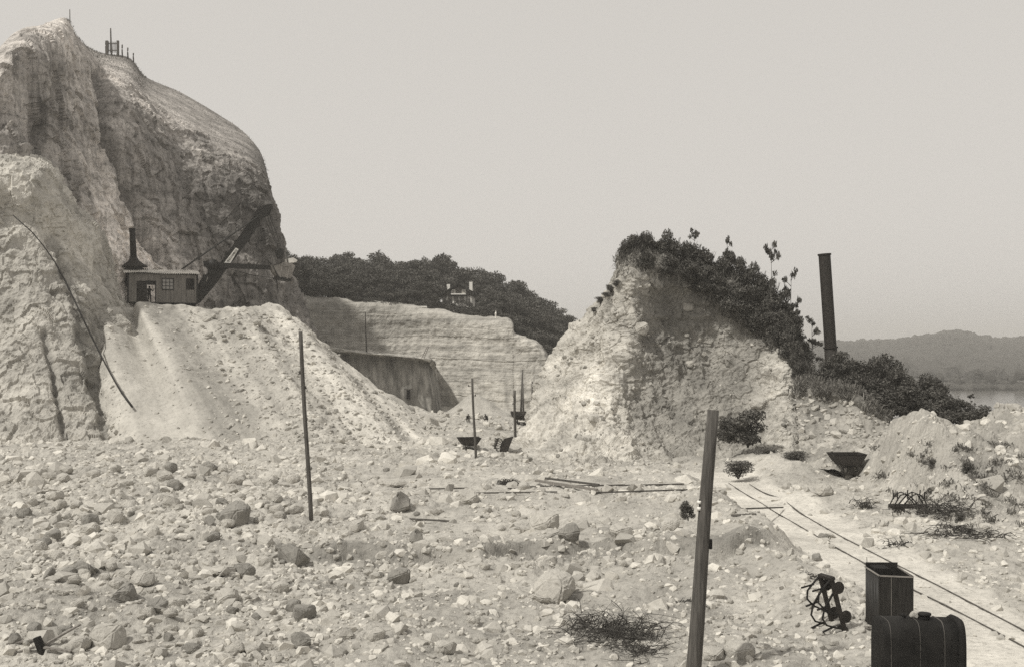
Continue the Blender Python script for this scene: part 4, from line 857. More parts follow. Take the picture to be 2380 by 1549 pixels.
# ------------------------------------------------------------------ skip wagons
def wheel(name, e, c, r=.16, w=.07, ax=(1, 0, 0)):
    c = Vector(c); a = Vector(ax); m = MB(); m.tube([c - a * w * .5, c + a * w * .2], r, 14); m.tube([c - a * w * .6, c - a * w * .35], r * 1.18, 14); return m.obj(name, M_rust, e)
def skip_wagon(loc, rz, label, scale=1.0, grp=None, full=False):
    e = empty('skip_wagon', loc, rz); e.scale = (scale,) * 3
    prof = [(-.95, 1.38), (-.88, 1.26), (-.60, .86), (-.50, .76), (.50, .76), (.60, .86), (.88, 1.26), (.95, 1.38)]; L_ = .75; m = MB()
    for (x0, z0), (x1, z1) in zip(prof[:-1], prof[1:]):
        n = Vector((z1 - z0, 0, -(x1 - x0))).normalized() * .02
        vs = [(x0, -L_, z0), (x1, -L_, z1), (x1, L_, z1), (x0, L_, z0)]; m.add(vs + [(x + n.x, y, z + n.z) for x, y, z in vs], [(0, 1, 2, 3), (7, 6, 5, 4), (0, 4, 5, 1), (1, 5, 6, 2), (2, 6, 7, 3), (3, 7, 4, 0)])
    m.prism(prof, -L_ - .015, -L_); m.prism(prof, L_, L_ + .015); m.obj('bucket', M_rust, e)
    m = MB(); m.bar((-.95, -L_ - .02, 1.38), (.95, -L_ - .02, 1.38), .04); m.bar((-.95, L_ + .02, 1.38), (.95, L_ + .02, 1.38), .04); m.bar((-.96, -L_, 1.38), (-.96, L_, 1.38), .04); m.bar((.96, -L_, 1.38), (.96, L_, 1.38), .04); m.obj('rim', M_iron, e)
    for y in (-.62, .62):
        m = MB(); m.tube([(-.42, y, .34), (-.40, y, .60), (-.25, y, .70), (0, y, .72), (.25, y, .70), (.40, y, .60), (.42, y, .34)], .035, 6); m.bar((-.2, y, .34), (-.12, y, .72), .05).bar((.2, y, .34), (.12, y, .72), .05).bar((0, y, .34), (0, y, .72), .05); m.obj('cradle', M_iron, e)
    m = MB(); m.bar((-.36, -.95, .30), (-.36, .95, .30), .08, .12).bar((.36, -.95, .30), (.36, .95, .30), .08, .12).bar((-.42, -.95, .30), (.42, -.95, .30), .07, .14).bar((-.42, .95, .30), (.42, .95, .30), .07, .14); m.box((0, -1.0, .30), (.3, .08, .12)); m.obj('frame', M_rust, e)
    for y in (-.42, .42):
        MB().tube([(-.36, y, .17), (.36, y, .17)], .03, 8).obj('axle', M_iron, e)
        for x in (-.32, .32): wheel('wheel', e, (x, y, .17), .15, .06, (1 if x > 0 else -1, 0, 0))
    tag(e, label, 'wagon', grp); return e
p = hit(1968, 1110); p.z += .06; skip_wagon(p, .03, 'abandoned iron skip wagon at the foot of the right bank', 1.0)
p = hit(1090, 1046, 60, 120); p.z -= .2; skip_wagon(p, .25, 'skip wagon half sunk in rubble behind the middle pole', .78)
w_ = skip_wagon(hit(1212, 986, 85, 140), 1.35, 'small skip wagon in the row behind the short thick pole', .72)
w_ = skip_wagon(hit(1241, 1014, 70, 140) + Vector((0, 0, .0)), .1, 'skip wagon half hidden by the left foot of the mound', .75)
w_ = skip_wagon(hit(1158, 1046, 60, 120) + Vector((-.35, 0, .62)), .15, 'overturned skip wagon lying on its side near the middle pole', .85); w_.rotation_euler = (.25, 1.95, .25)
def tub(p, lab):
    e = empty('mine_tub', p, .1); m = MB(); m.prism([(-.95, .95), (-.98, .75), (-.8, .25), (.8, .25), (.98, .75), (.95, .95)], -.6, .6); m.obj('body', M_rust, e, bevel=.05); MB().box((0, 0, .98), (1.7, 1.0, .06)).obj('load', M_boulder, e, bevel=.02)
    for y in (-.4, .4):
        for x in (-.5, .5): wheel('wheel', e, (x, y, .16), .16, .06, (0, -1 if y < 0 else 1, 0))
    for x in (-.4, .4): MB().bar((x, -.62, .3), (x, -.62, .9), .05).obj('rib', M_iron, e)
    tag(e, lab, 'wagon'); return e
tub(hit(1205, 972, 90, 170), 'dark boxy mine tub at the foot of the double pole')
e = empty('wheelset', rayv(1226, 967, 123)); 
for x in (-.35, .55): wheel('wheel', e, (x, 0, .3), .28, .08, (0, 1, 0))
MB().bar((-.35, .1, .3), (.55, .1, .3), .06).obj('axle_bar', M_iron, e); tag(e, 'pair of loose wheels right of the dark mine tub', 'wheels')
o = MB().tube([(-.75, 0, 0), (.6, .1, .05)], .28, 14).obj('steel_drum', M_rust, None, True); o.location = rayv(1119, 972, 121); tag(o, 'rusty drum lying on the far quarry floor left of the wagons', 'drum')
def skip_frame(loc, rot, label, s=1.0):
    e = empty('wagon_frame', loc); e.rotation_euler = rot; e.scale = (s,) * 3
    for y in (-.3, .3):
        MB().box((0, y, .26), (1.66, .09, .13)).obj('side_beam', M_rust, e, bevel=.01)
        m = MB(); m.tube([(-.76, y, .32), (-.62, y, .58), (-.48, y, .80), (-.25, y, .88), (0, y, .74)], .03, 6).tube([(0, y, .74), (.25, y, .88), (.48, y, .80), (.62, y, .58), (.76, y, .32)], .03, 6); m.obj('arch', M_iron, e)
        m = MB(); m.bar((-.36, y, .32), (0, y, .74), .05).bar((.36, y, .32), (0, y, .74), .05); m.obj('diagonal', M_iron, e)
        for x in (-.60, .05, .60): MB().bar((x, y, .55 if x else .6), (x * 1.05, y, .98), .045).obj('stub_post', M_iron, e)
    for x in (-.78, .78): MB().box((x, 0, .24), (.10, .72, .15)).obj('end_beam', M_rust, e, bevel=.01)
    for x in (-.45, .45):
        MB().tube([(x, -.34, .1), (x, .34, .1)], .03, 8).obj('axle', M_iron, e)
        for y in (-.33, .33): wheel('wheel', e, (x, y, .1), .16, .06, (0, -1 if y < 0 else 1, 0))
    tag(e, label, 'wagon frame'); return e
p = hit(2112, 1190); skip_frame(p + Vector((0, 0, .02)), (0, 0, -.03), 'empty wagon underframe with arched irons standing by the branches', .98)
p = hit(1944, 1460); skip_frame(p + Vector((.12, .15, .72)), (.15, -1.83, .15), 'wagon underframe tipped up on its end beside the black iron bin', .86)
# ------------------------------------------------------------------ corrugated bin and boiler tank in the foreground
def bin_():
    d0 = 28.6; p = rayv(2066, 1450, d0); p.z = gh(p.x, p.y) + .02; e = empty('iron_bin', p, -.02); w, dp = .43, .60; H = CZ - (1326 - HY) / F * d0 - p.z
    m = MB(); n = 66; vs = []
    for k in range(n + 1): t = k / n; vs.append((-w - .035 * math.sin(t * 9 * 2 * math.pi), -dp + 2 * dp * t))
    V_ = [(x, y, z) for z in (0, H) for x, y in vs] + [(x + .02, y, z) for z in (0, H) for x, y in vs]; N_ = n + 1
    fs = [(k, k + 1, N_ + k + 1, N_ + k) for k in range(n)] + [(2 * N_ + k, 3 * N_ + k, 3 * N_ + k + 1, 2 * N_ + k + 1) for k in range(n)] + [(N_ + k, N_ + k + 1, 3 * N_ + k + 1, 3 * N_ + k) for k in range(n)]
    m.add(V_, fs); m.obj('corrugated_side', M_corr, e, True)
    MB().box((0, -dp, H / 2), (2 * w, .02, H)).obj('front_sheet', M_corr, e); MB().box((0, dp, H / 2 + .06), (2 * w, .02, H + .12)).obj('back_sheet', M_corr, e); MB().box((w, 0, H / 2), (.02, 2 * dp, H)).obj('side_sheet', M_corr, e)
    m = MB(); m.bar((-w - .03, -dp - .01, H), (w, -dp - .01, H - .03), .03, .035).bar((w, -dp, H - .03), (w, dp, H), .03).bar((-w - .02, -dp, H), (-w - .02, dp, H), .03); m.obj('rim', M_steel, e)
    MB().box((-.16, .25, H - .02), (.40, .5, .20)).obj('inner_box', M_dark, e, bevel=.02)
    MB().box((-.14, -dp - .014, H / 2), (.008, .012, H)).obj('seam', M_steel, e)
    MB().box((-w - .02, -dp - .012, H * .5), (.03, .03, H)).obj('corner_strip', M_corr, e)
    MB().bar((-.42, .5, H), (-.43, .5, H + .28), .012).obj('wire', M_iron, e)
    tag(e, 'tall black iron bin with one corrugated side beside the track', 'bin')
bin_()
M_rivet = plain('scuffed_edge_iron', 0.10, 0.6, 0.4, 4.0)
M_tank = plain('soot_blackened_boiler_iron', 0.012, 0.75, 0.6, 2.5, bump=.4)
def tank():
    d0 = 22.3; c = rayv(2133, 1500, d0); gz = gh(c.x, c.y); top = CZ - (1434 - HY) / F * d0; H = top - gz + .05; e = empty('boiler_tank', (c.x, c.y, gz - .05)); hw = 93 / F * d0
    def ring(x, s=1.0, n=28):
        return [(x, math.copysign(abs(math.cos(a)) ** .45, math.cos(a)) * .42 * s, H / 2 + math.copysign(abs(math.sin(a)) ** .5, math.sin(a)) * H / 2 * s) for a in [2 * math.pi * k / n for k in range(n)]]
    def loft_x(xs, name, mat):
        m = MB(); vs = []; 
        for x, s in xs: vs += ring(x, s)
        n = 28; fs = [(i * n + k, i * n + (k + 1) % n, (i + 1) * n + (k + 1) % n, (i + 1) * n + k) for i in range(len(xs) - 1) for k in range(n)] + [tuple(range(n)), tuple(reversed(range((len(xs) - 1) * n, len(xs) * n)))]
        m.add(vs, fs); return m.obj(name, mat, e, True)
    loft_x([(-hw, .985), (-hw + .02, 1.0), (-.2, 1.0), (.3, .985), (.75, .97), (hw - .12, .975)], 'shell', M_tank)
    loft_x([(hw - .13, .99), (hw - .06, 1.04), (hw, 1.02), (hw + .02, .93)], 'end_flange', M_tank)
    for x in (-.10, .40): loft_x([(x - .004, 1.003), (x + .004, 1.003)], 'seam', M_rivet)
    loft_x([(-hw + .13, 1.003), (-hw + .14, 1.003)], 'seam', M_rivet)
    MB().tube([(.12, -.05, H * .97), (.12, -.05, H + .09)], .11, 14).tube([(.12, -.05, H + .07), (.12, -.05, H + .11)], .135, 14).obj('filler_cap', M_tank, e, True)
    MB().tube([(-.28, -.02, H * .97), (-.26, -.02, H + .04), (-.36, -.02, H + .08)], .04, 10).obj('pipe_elbow', M_tank, e, True)
    m = MB()
    for x in (-hw + .1, -.26, -.10, .34, .50, hw - .2):
        for k in range(9): m.tube([(x, -.425, H * (.12 + .09 * k)), (x, -.44, H * (.12 + .09 * k))], .012, 6)
    tag(m.obj('rivets', M_tank, e), kind='stuff')
    tag(e, 'black riveted boiler tank with filler cap in the bottom right corner', 'tank')
    o = bpy.data.objects.new('pale_stone', BM_[2]); C.objects.link(o); o.scale = (.13, .11, .12); o.location = (c.x - .06, c.y + .05, top + .05); tag(o, 'small pale stone resting on top of the boiler tank', 'stone')
tank()
# ------------------------------------------------------------------ brush and dead branches
def brush(px, py, wpx, hpx, n, label, seed, thick=.012, name='brush_pile', p=None):
    r = random.Random(seed); p = p or hit(px, py); s = p.y / F; W_, H_ = wpx * s / 2, hpx * s; m = MB()
    for k in range(n):
        q_ = r.random() < .5; x = r.uniform(-.9, .9) * W_ if q_ else r.gauss(0, W_ * .3); y = r.gauss(0, W_ * .34); z = gh(p.x + x, p.y + y) - p.z + r.random() * H_ * .35; a = r.uniform(0, 6.28); l = r.uniform(.4, 1.0) * W_ * .8; up_ = r.uniform(-.2, .55) * H_; pts = []; c1, c2 = r.gauss(0, .5), r.gauss(0, .3); c3 = r.gauss(0, .9)
        for t in (0, .25, .5, .75, 1): pts.append((x + math.cos(a + c3 * t) * l * t + c1 * t * t * W_ * .3, y + math.sin(a + c3 * t) * l * t * .7 + r.gauss(0, .02), z + up_ * math.sin(t * 2.6) + c2 * t * .2 + r.gauss(0, .015)))
        if r.random() < .6: q_ = Vector(pts[2]); m.tube([q_, q_ + Vector((r.gauss(0, .2), r.gauss(0, .15), r.gauss(.06, .08))) * W_], [thick * .5, thick * .2], 3, cap=False)
        rr = thick * r.uniform(.5, 1.3); m.tube(pts, [rr, rr * .85, rr * .7, rr * .5, rr * .3], 3, cap=False)
    o = m.obj(name, M_twig); o.location = p; tag(o, label, 'brush'); return o
brush(1425, 1482, 235, 72, 300, 'tangled pile of dead brushwood at the bottom, left of the post', 1, .0105)
brush(1480, 1515, 150, 26, 110, 'thin scatter of dead twigs trailing right of the brushwood pile', 2, .011)
brush(1182, 1128, 62, 22, 150, 'small dark clump of dead twigs near the loose rails', 3, .02)
brush(2190, 1190, 150, 34, 130, 'dead branches lying behind the arched wagon underframe', 4, .022)
brush(2250, 1240, 190, 26, 120, 'long trail of dark branches along the foot of the right bank', 5, .022)
brush(2010, 1180, 70, 30, 70, 'small heap of dry twigs left of the arched wagon underframe', 6, .02)
brush(2090, 1270, 70, 26, 50, 'dry twigs beside the light railway below the wagon underframe', 7, .018)
brush(1890, 1345, 60, 14, 30, 'few dark sticks on the bank above the tipped underframe', 8, .014)
brush(1590, 1400, 60, 12, 16, 'few sticks lying against the left of the foreground post', 9, .014)
# ------------------------------------------------------------------ broken timbers in the bottom left corner
p = hit(95, 1512); e = empty('timber_stump', p); MB().bar((-.10, 0, .30), (.22, -.1, -.4), .17, .14).obj('post', M_iron, e, bevel=.02); tag(e, 'dark broken timber stump leaning in the bottom left corner', 'stump')
for k, (a, b, lab) in enumerate((((-.85, .1, .05), (-.05, .15, .16), 'grey plank left of the dark stump in the bottom left corner'), ((.08, .1, .05), (.75, .5, .42), 'grey plank rising to the right behind the dark stump'), ((.12, -.1, .02), (.78, -.15, -.06), 'grey plank lying to the right of the dark stump'), ((-.9, -.5, -.15), (-.1, -.1, .03), 'grey plank lying below left of the dark stump'))):
    o = MB().bar(a, b, .10, .04).obj('plank', M_timber); o.location = p + Vector((0, 0, .06)); tag(o, lab, 'plank')
# ------------------------------------------------------------------ house in the wood
def house():
    d = 214; x0 = (1067 - CX) / F * d; z0 = CZ + (HY - 722) / F * d; e = empty('country_house', (x0, d, z0), -.08); s = d / F
    q = lambda px, py: ((px - 1067) * s, (722 - py) * s)
    MB().box((0, 3, q(0, 703)[1] / 2 + .7), (58 * s, 6, q(0, 703)[1] + 1.6)).obj('wall', M_white, e)
    MB().prism([q(1035, 688), q(1099, 688), q(1067, 664)], -.1, 6).obj('gable', M_wood, e)
    m = MB(); 
    for sx in (-1, 1): 
        a = Vector((0, 0, q(0, 661)[1])); b = Vector((sx * 42 * s, 0, q(0, 686)[1])); n = Vector((0, 0, .22)); m.add([a + Vector((0, -1, 0)), b + Vector((0, -1, 0)), b + Vector((0, 6.6, 0)), a + Vector((0, 6.6, 0)), a + n + Vector((0, -1, 0)), b + n + Vector((0, -1, 0)), b + n + Vector((0, 6.6, 0)), a + n + Vector((0, 6.6, 0))], [(0, 1, 2, 3), (7, 6, 5, 4), (0, 4, 5, 1), (1, 5, 6, 2), (2, 6, 7, 3), (3, 7, 4, 0)])
    roof = m.obj('roof', M_dark, e)
    for px, t_ in ((1039, 665), (1092, 660)):
        x, z = q(px, t_); c = MB().box((x, 2.0, z - .8), (.62, .62, 2.6)).obj('chimney', M_white, roof)
    for px in (1054, 1078):
        x, z = q(px, 678); w_ = MB().box((x, -.13, z), (.75, .06, .8)).obj('window', M_white, e); MB().box((x, -.17, z), (.5, .03, .55)).obj('pane', M_glass, w_)
    x, z = q(1067, 684); MB().box((x, -.7, z), (34 * s, 1.0, .22)).obj('balcony', M_white, e)
    for px in (1046, 1060, 1074, 1088):
        x, z = q(px, 696); w_ = MB().box((x, -.03, z), (.8, .06, 1.3)).obj('window', M_dark, e); MB().box((x, -.07, z), (.6, .03, 1.05)).obj('pane', M_glass, w_)
    tag(e, 'small timber gabled house with two white chimneys among the trees', 'house')
house()
o = MB().box((0, 0, .25), (1.1, .12, .22)).box((-.4, 0, .05), (.08, .1, .4)).box((.4, 0, .05), (.08, .1, .4)).obj('white_bench', M_white); o.location = rayv(985, 716, 187.5); tag(o, 'small white bench at the edge of the far quarry rim', 'bench')
o = MB().tube([(0, 0, -.3), (0, 0, .7), (.03, 0, .9), (.03, 0, 1.15)], [.2, .17, .1, .14], 8).obj('white_marker_post', M_white); o.location = rayv(1152, 738, 183); tag(o, 'small white marker post on the rim right of the house', 'post')
# ------------------------------------------------------------------ people
def person(loc, rz, label, pose='stand', s=1.0):
    J = {'pel': (0, 0, .93), 'wai': (0, 0, 1.08), 'che': (0, 0, 1.30), 'nec': (0, 0, 1.47), 'hea': (0, -.01, 1.58), 'crn': (0, 0, 1.68), 'sl': (-.19, 0, 1.40), 'el': (-.27, .02, 1.12), 'wl': (-.22, -.12, .92), 'hl': (-.20, -.16, .84), 'sr': (.19, 0, 1.40), 'er': (.34, -.05, 1.18), 'wr': (.42, -.12, 1.38), 'hr': (.43, -.14, 1.47),
         'pl': (-.10, 0, .88), 'kl': (-.12, -.03, .48), 'al': (-.13, .02, .09), 'tl': (-.14, -.16, .04), 'pr': (.10, 0, .88), 'kr': (.13, -.03, .48), 'ar': (.15, .02, .09), 'tr': (.16, -.16, .04)}
    if pose == 'crouch':
        J.update({'pel': (0, .15, .42), 'wai': (0, .08, .55), 'che': (0, -.08, .72), 'nec': (0, -.2, .84), 'hea': (0, -.28, .92), 'crn': (0, -.32, 1.0), 'sl': (-.18, -.14, .80), 'el': (-.24, -.32, .60), 'wl': (-.16, -.46, .42), 'hl': (-.13, -.5, .35), 'sr': (.18, -.14, .80), 'er': (.24, -.32, .60), 'wr': (.16, -.46, .42), 'hr': (.13, -.5, .35),
                  'pl': (-.10, .12, .42), 'kl': (-.16, -.28, .50), 'al': (-.14, -.05, .09), 'tl': (-.14, -.22, .04), 'pr': (.10, .12, .42), 'kr': (.16, -.28, .50), 'ar': (.14, -.05, .09), 'tr': (.14, -.22, .04)})
    if pose == 'bend':
        J.update({'che': (0, -.22, 1.20), 'nec': (0, -.36, 1.28), 'hea': (0, -.46, 1.30), 'crn': (0, -.55, 1.31), 'sl': (-.18, -.30, 1.22), 'el': (-.22, -.36, .95), 'wl': (-.16, -.46, .72), 'hl': (-.14, -.5, .64), 'sr': (.18, -.30, 1.22), 'er': (.22, -.36, .95), 'wr': (.16, -.46, .72), 'hr': (.14, -.5, .64)})
    R = {'pel': .15, 'wai': .14, 'che': .16, 'nec': .06, 'hea': .105, 'crn': .085, 'sl': .075, 'el': .05, 'wl': .035, 'hl': .04, 'sr': .075, 'er': .05, 'wr': .035, 'hr': .04, 'pl': .10, 'kl': .068, 'al': .05, 'tl': .045, 'pr': .10, 'kr': .068, 'ar': .05, 'tr': .045}
    E_ = [('pel', 'wai'), ('wai', 'che'), ('che', 'nec'), ('nec', 'hea'), ('hea', 'crn'), ('che', 'sl'), ('sl', 'el'), ('el', 'wl'), ('wl', 'hl'), ('che', 'sr'), ('sr', 'er'), ('er', 'wr'), ('wr', 'hr'), ('pel', 'pl'), ('pl', 'kl'), ('kl', 'al'), ('al', 'tl'), ('pel', 'pr'), ('pr', 'kr'), ('kr', 'ar'), ('ar', 'tr')]
    ks = list(J); me = bpy.data.meshes.new('body_skeleton'); me.from_pydata([J[k] for k in ks], [(ks.index(a), ks.index(b)) for a, b in E_], [])
    o = bpy.data.objects.new('skeleton_tmp', me); C.objects.link(o); o.modifiers.new('s', 'SKIN'); sv = me.skin_vertices[0].data
    for k, v in zip(ks, sv): v.radius = (R[k], R[k])
    sv[0].use_root = True; sub = o.modifiers.new('u', 'SUBSURF'); sub.levels = 1; sub.render_levels = 1
    dg = bpy.context.evaluated_depsgraph_get(); m2 = bpy.data.meshes.new_from_object(o.evaluated_get(dg)); bpy.data.objects.remove(o)
    m2.materials.clear(); m2.materials.append(M_cloth); m2.materials.append(M_skin); hd = Vector(J['hea']); 
    for p_ in m2.polygons:
        c = p_.center
        if (c - hd).length < .13 or (c - Vector(J['hl'])).length < .06 or (c - Vector(J['hr'])).length < .06: p_.material_index = 1
        p_.use_smooth = True
    e = empty('person', loc, rz); e.scale = (s,) * 3; link('body', m2, e)
    cp = Vector(J['crn']); MB().tube([cp + Vector((0, 0, -.03)), cp + Vector((0, 0, .02)), cp + Vector((0, 0, .07))], [.115, .11, .06], 10).tube([cp + Vector((0, -.06, -.025)), cp + Vector((0, -.06, -.01))], [.12, .12], 10).obj('cap', M_cloth, e, True)
    tag(e, label, 'person'); return e
person(hit(1087, 980, 90, 170), .3, 'person in dark clothes crouching on the far quarry floor', 'crouch', .72)
person(hit(1131, 982, 90, 170), -.5, 'person in dark clothes squatting at the right end of the drum', 'crouch', .78)
# ------------------------------------------------------------------ steam shovel
def shovel():
    D0 = 112.0; th = math.radians(25); O = rayv(300, 716, D0); e = empty('steam_shovel', O, th); ca, sa = math.cos(th), math.sin(th)
    def E(px, py, off=0.0):
        dx, dz = (px - CX) / F, (HY - py) / F; t = (off + O.x * (-sa) + O.y * ca) / (dx * (-sa) + ca); P = Vector((dx * t, t, CZ + dz * t)) - O; return (P.x * ca + P.y * sa, P.z)
    Zc = lambda X, Y: ((360 + X / 3.6875) * .7245, (620 + Y / 3.6875) * .7245)
    def z4(X, Y, off=0.0): x, z = E(*Zc(X, Y), off); return (x, z)
    xl, zt = z4(188, 950); xr, zb = z4(1003, 1290); zb = z4(600, 1290)[1]; zt = z4(600, 950)[1]; D = 3.2
    dx0, dz1 = z4(402, 1040); dx1, dz0 = z4(512, 1285); wx0, wz1 = z4(590, 1010); wx1, wz0 = z4(724, 1140); sx0, sz1 = z4(876, 1008); sx1, sz0 = z4(966, 1142)
    # front wall: vertical boards round the openings
    n = 26; m_done = 0
    for k in range(n):
        a = xl + (xr - xl) * k / n; b = xl + (xr - xl) * (k + 1) / n; c = (a + b) / 2; spans = [(zb, zt)]
        for (ox0, ox1, oz0, oz1) in ((dx0, dx1, zb, dz1), (wx0, wx1, wz0, wz1), (sx0 + .38, sx1, sz0, sz1)):
            if ox0 < c < ox1:
                ns = []
                for s0, s1 in spans: ns += [(s0, oz0)] if oz0 - s0 > .05 else []; ns += [(oz1, s1)] if s1 - oz1 > .05 else []
                spans = ns
        for s0, s1 in spans: MB().box((c, .02 * (k % 2), (s0 + s1) / 2), (b - a - .012, .05, s1 - s0)).obj('board', M_board, e)
    MB().box((xl + .02, D / 2, (zb + zt) / 2), (.06, D, zt - zb)).obj('end_wall', M_board, e); MB().box((xr - .02, D / 2, (zb + zt) / 2), (.06, D, zt - zb)).obj('end_wall', M_board, e)
    m = MB(); m.box(((dx0 - .9 + xl) / 2, D, (zb + zt) / 2), (dx0 - .9 - xl, .06, zt - zb)).box(((dx1 + .7 + xr) / 2, D, (zb + zt) / 2), (xr - dx1 - .7, .06, zt - zb)); m.obj('back_wall', M_board, e)
    for x in (xl - .02, xr + .03): MB().box((x, -.04, (zb + zt) / 2), (.16, .14, zt - zb)).obj('corner_post', M_iron, e)
    MB().box(((xl + xr) / 2, D / 2, zb - .06), (xr - xl + .2, D, .12)).obj('floor', M_iron, e)
    # door leaf, window, shutter
    lx0 = z4(292, 1040)[0]; MB().box(((lx0 + dx0) / 2, -.07, (zb + dz1) / 2), (dx0 - lx0, .05, dz1 - zb)).obj('door', M_rust, e)
    m = MB(); m.box((dx0, -.06, (zb + dz1) / 2), (.1, .1, dz1 - zb)).box((dx1, -.06, (zb + dz1) / 2), (.1, .1, dz1 - zb)).box(((dx0 + dx1) / 2, -.06, dz1), (dx1 - dx0 + .1, .1, .1)).box(((dx0 + dx1) / 2, 0.02, dz1 - .2), (dx1 - dx0 - .1, .05, .36)); m.obj('door_frame', M_iron, e)
    m = MB()
    for k in range(4): x = wx0 + (wx1 - wx0) * k / 3; m.box((x, -.05, (wz0 + wz1) / 2), (.09 if k in (0, 3) else .05, .07, wz1 - wz0 + .08)); z = wz0 + (wz1 - wz0) * k / 3; m.box(((wx0 + wx1) / 2, -.055, z), (wx1 - wx0 + .08, .065, .09 if k in (0, 3) else .05))
    w_ = m.obj('window', M_iron, e)
    for i in range(3):
        for j in range(3): MB().box((wx0 + (wx1 - wx0) * (i + .5) / 3, -.02, wz0 + (wz1 - wz0) * (j + .5) / 3), ((wx1 - wx0) / 3 - .05, .02, (wz1 - wz0) / 3 - .05)).obj('pane', M_glass, w_)
    sh = MB().box(((sx0 + sx1) / 2 + .18, .0, (sz0 + sz1) / 2), (sx1 - sx0 - .3, .1, sz1 - sz0)).obj('hatch', M_dark, e)
    m = MB()
    for k in range(7): m.box((sx0 + .17, -.07, sz0 + (sz1 - sz0) * (k + .5) / 7), (.32, .07, (sz1 - sz0) / 7 - .05))
    m.box((sx0 + .17, -.04, (sz0 + sz1) / 2), (.36, .03, sz1 - sz0)); m.obj('louvre', M_rust, sh)
    # corrugated roof
    rx0 = z4(130, 920)[0]; rx1 = z4(1032, 920)[0]; rz = z4(600, 925)[1]; n = 230; m = MB(); vs = []
    for k in range(n + 1):
        x = rx0 + (rx1 - rx0) * k / n; w = .055 * math.sin(x * 2 * math.pi / .22); sag = .06 * math.sin(x * 1.3) - .05 * max(0, (xl + 1 - x)); rise = .10 if x > xl + 3.6 else 0
        for y, dz in ((-.45, -.16), (D / 2, .34), (D + .4, -.1)): vs.append((x, y + (.05 * math.sin(x * 2.7) if y < 0 else 0), rz + dz + w + sag * .6))
    fs = [(3 * k + j, 3 * k + j + 1, 3 * (k + 1) + j + 1, 3 * (k + 1) + j) for k in range(n) for j in (0, 1)]; m.add(vs, fs); ro = m.obj('roof', M_roof, e, True)
    sol = ro.modifiers.new('t', 'SOLIDIFY'); sol.thickness = .05
    MB().box(((xl + xr) / 2, -.10, zt + .02), (xr - xl, .12, .14)).obj('eave_beam', M_iron, e)
    # chimney with wide hood
    cy = 1.4; bx, bz = z4(258, 875, cy); tx, tz = z4(236, 415, cy); s = D0 / F; ctr = Vector((bx, cy, bz)); tp_ = Vector((tx, cy, tz)); R_ = 158 / 3.6875 * .7245 * s; r_ = 34 / 3.6875 * .7245 * s
    hd = ctr + (tp_ - ctr) * .25
    ch = MB().tube([hd, tp_], [r_ * 1.12, r_ * .98], 20).obj('smokestack', M_iron, e, True)
    MB().tube([ctr, ctr + (hd - ctr) * .12, ctr + (hd - ctr) * .62, hd + Vector((0, 0, .05))], [R_, R_ * .93, R_ * .42, r_ * 1.15], 28).obj('smoke_hood', M_rust, e, True)
    MB().tube([tp_ - Vector((0, 0, .12)), tp_], [r_ * 1.1, r_ * 1.1], 20).obj('stack_rim', M_iron, e)
    MB().tube([ctr - Vector((0, 0, .8)), ctr + Vector((0, 0, .1))], .9, 20).obj('boiler_top', M_iron, e)
    # undercarriage
    ux0 = z4(540, 1290)[0]; ux1 = z4(1000, 1290)[0]; gz = z4(800, 1400)[1]
    MB().prism([(ux0, zb - .08), (ux1, zb - .08), (ux1 - .35, gz + .25), (ux0 + .5, gz + .2)], .1, D - .1).obj('turntable', M_dark, e)
    m = MB(); m.box(((ux0 + ux1) / 2, .1, gz + .05), (ux1 - ux0 + .8, .5, .28)).box(((ux0 + ux1) / 2, D - .3, gz + .05), (ux1 - ux0 + .8, .5, .28)); m.obj('track_frame', M_iron, e)
    for k in range(6): x = ux0 + .3 + (ux1 - ux0 - .2) * k / 5; wheel('wheel', e, (x, -.12, gz - .02), .24, .1, (0, -1, 0))
    MB().box(z4(470, 1320)[0:1] + (-.3, z4(470, 1320)[1]), (1.2, .5, .5)).obj('step_box', M_rust, e, bevel=.03)
    # boom
    BO = 1.2; bp_ = [(1872, 125), (1742, 160), (1685, 270), (1310, 800), (1085, 985), (1018, 1100), (1000, 1300), (1040, 1295), (1185, 1125), (1275, 1010), (1352, 900), (1622, 552), (1778, 298), (1852, 262), (1898, 172)]
    P_ = [z4(X, Y, BO) for X, Y in bp_]; m = MB(); m.prism(P_, BO, BO + .14); m.prism(P_, BO + .9, BO + 1.04); bo = m.obj('boom', M_iron, e)
    m = MB()
    for k in range(7): a = Vector((P_[2][0] + (P_[5][0] - P_[2][0]) * k / 6, 0, P_[2][1] + (P_[5][1] - P_[2][1]) * k / 6 - .3)); m.box((a.x, BO + .52, a.z), (.16, .8, .5))
    m.obj('boom_tie', M_iron, e)
    a = Vector((*z4(1812, 205, BO),)); MB().tube([(a.x, BO - .1, a.y), (a.x, BO + 1.14, a.y)], .36, 18).obj('sheave', M_iron, e)
    sg = [z4(X, Y, BO - .03) for X, Y in ((1322, 825), (1462, 645), (1495, 662), (1398, 828))]; sign = MB().prism(sg, BO - .04, BO - .01).obj('nameplate', M_white, e)
    tc = bpy.data.curves.new('lettering', 'FONT'); tc.body = 'MENCK & HAMBROCK'; tc.align_x = 'CENTER'; tc.align_y = 'CENTER'; tc.size = .30; tc.space_character = .82; tc.extrude = .004; tc.materials.append(M_iron)
    t0 = bpy.data.objects.new('tmp', tc); C.objects.link(t0); lm = bpy.data.meshes.new_from_object(t0.evaluated_get(bpy.context.evaluated_depsgraph_get())); bpy.data.objects.remove(t0); lm.materials.clear(); t = link('lettering', lm, sign, M_iron); cx_ = sum(p[0] for p in sg) / 4; cz_ = sum(p[1] for p in sg) / 4; ang = math.atan2(sg[1][1] - sg[0][1], sg[1][0] - sg[0][0])
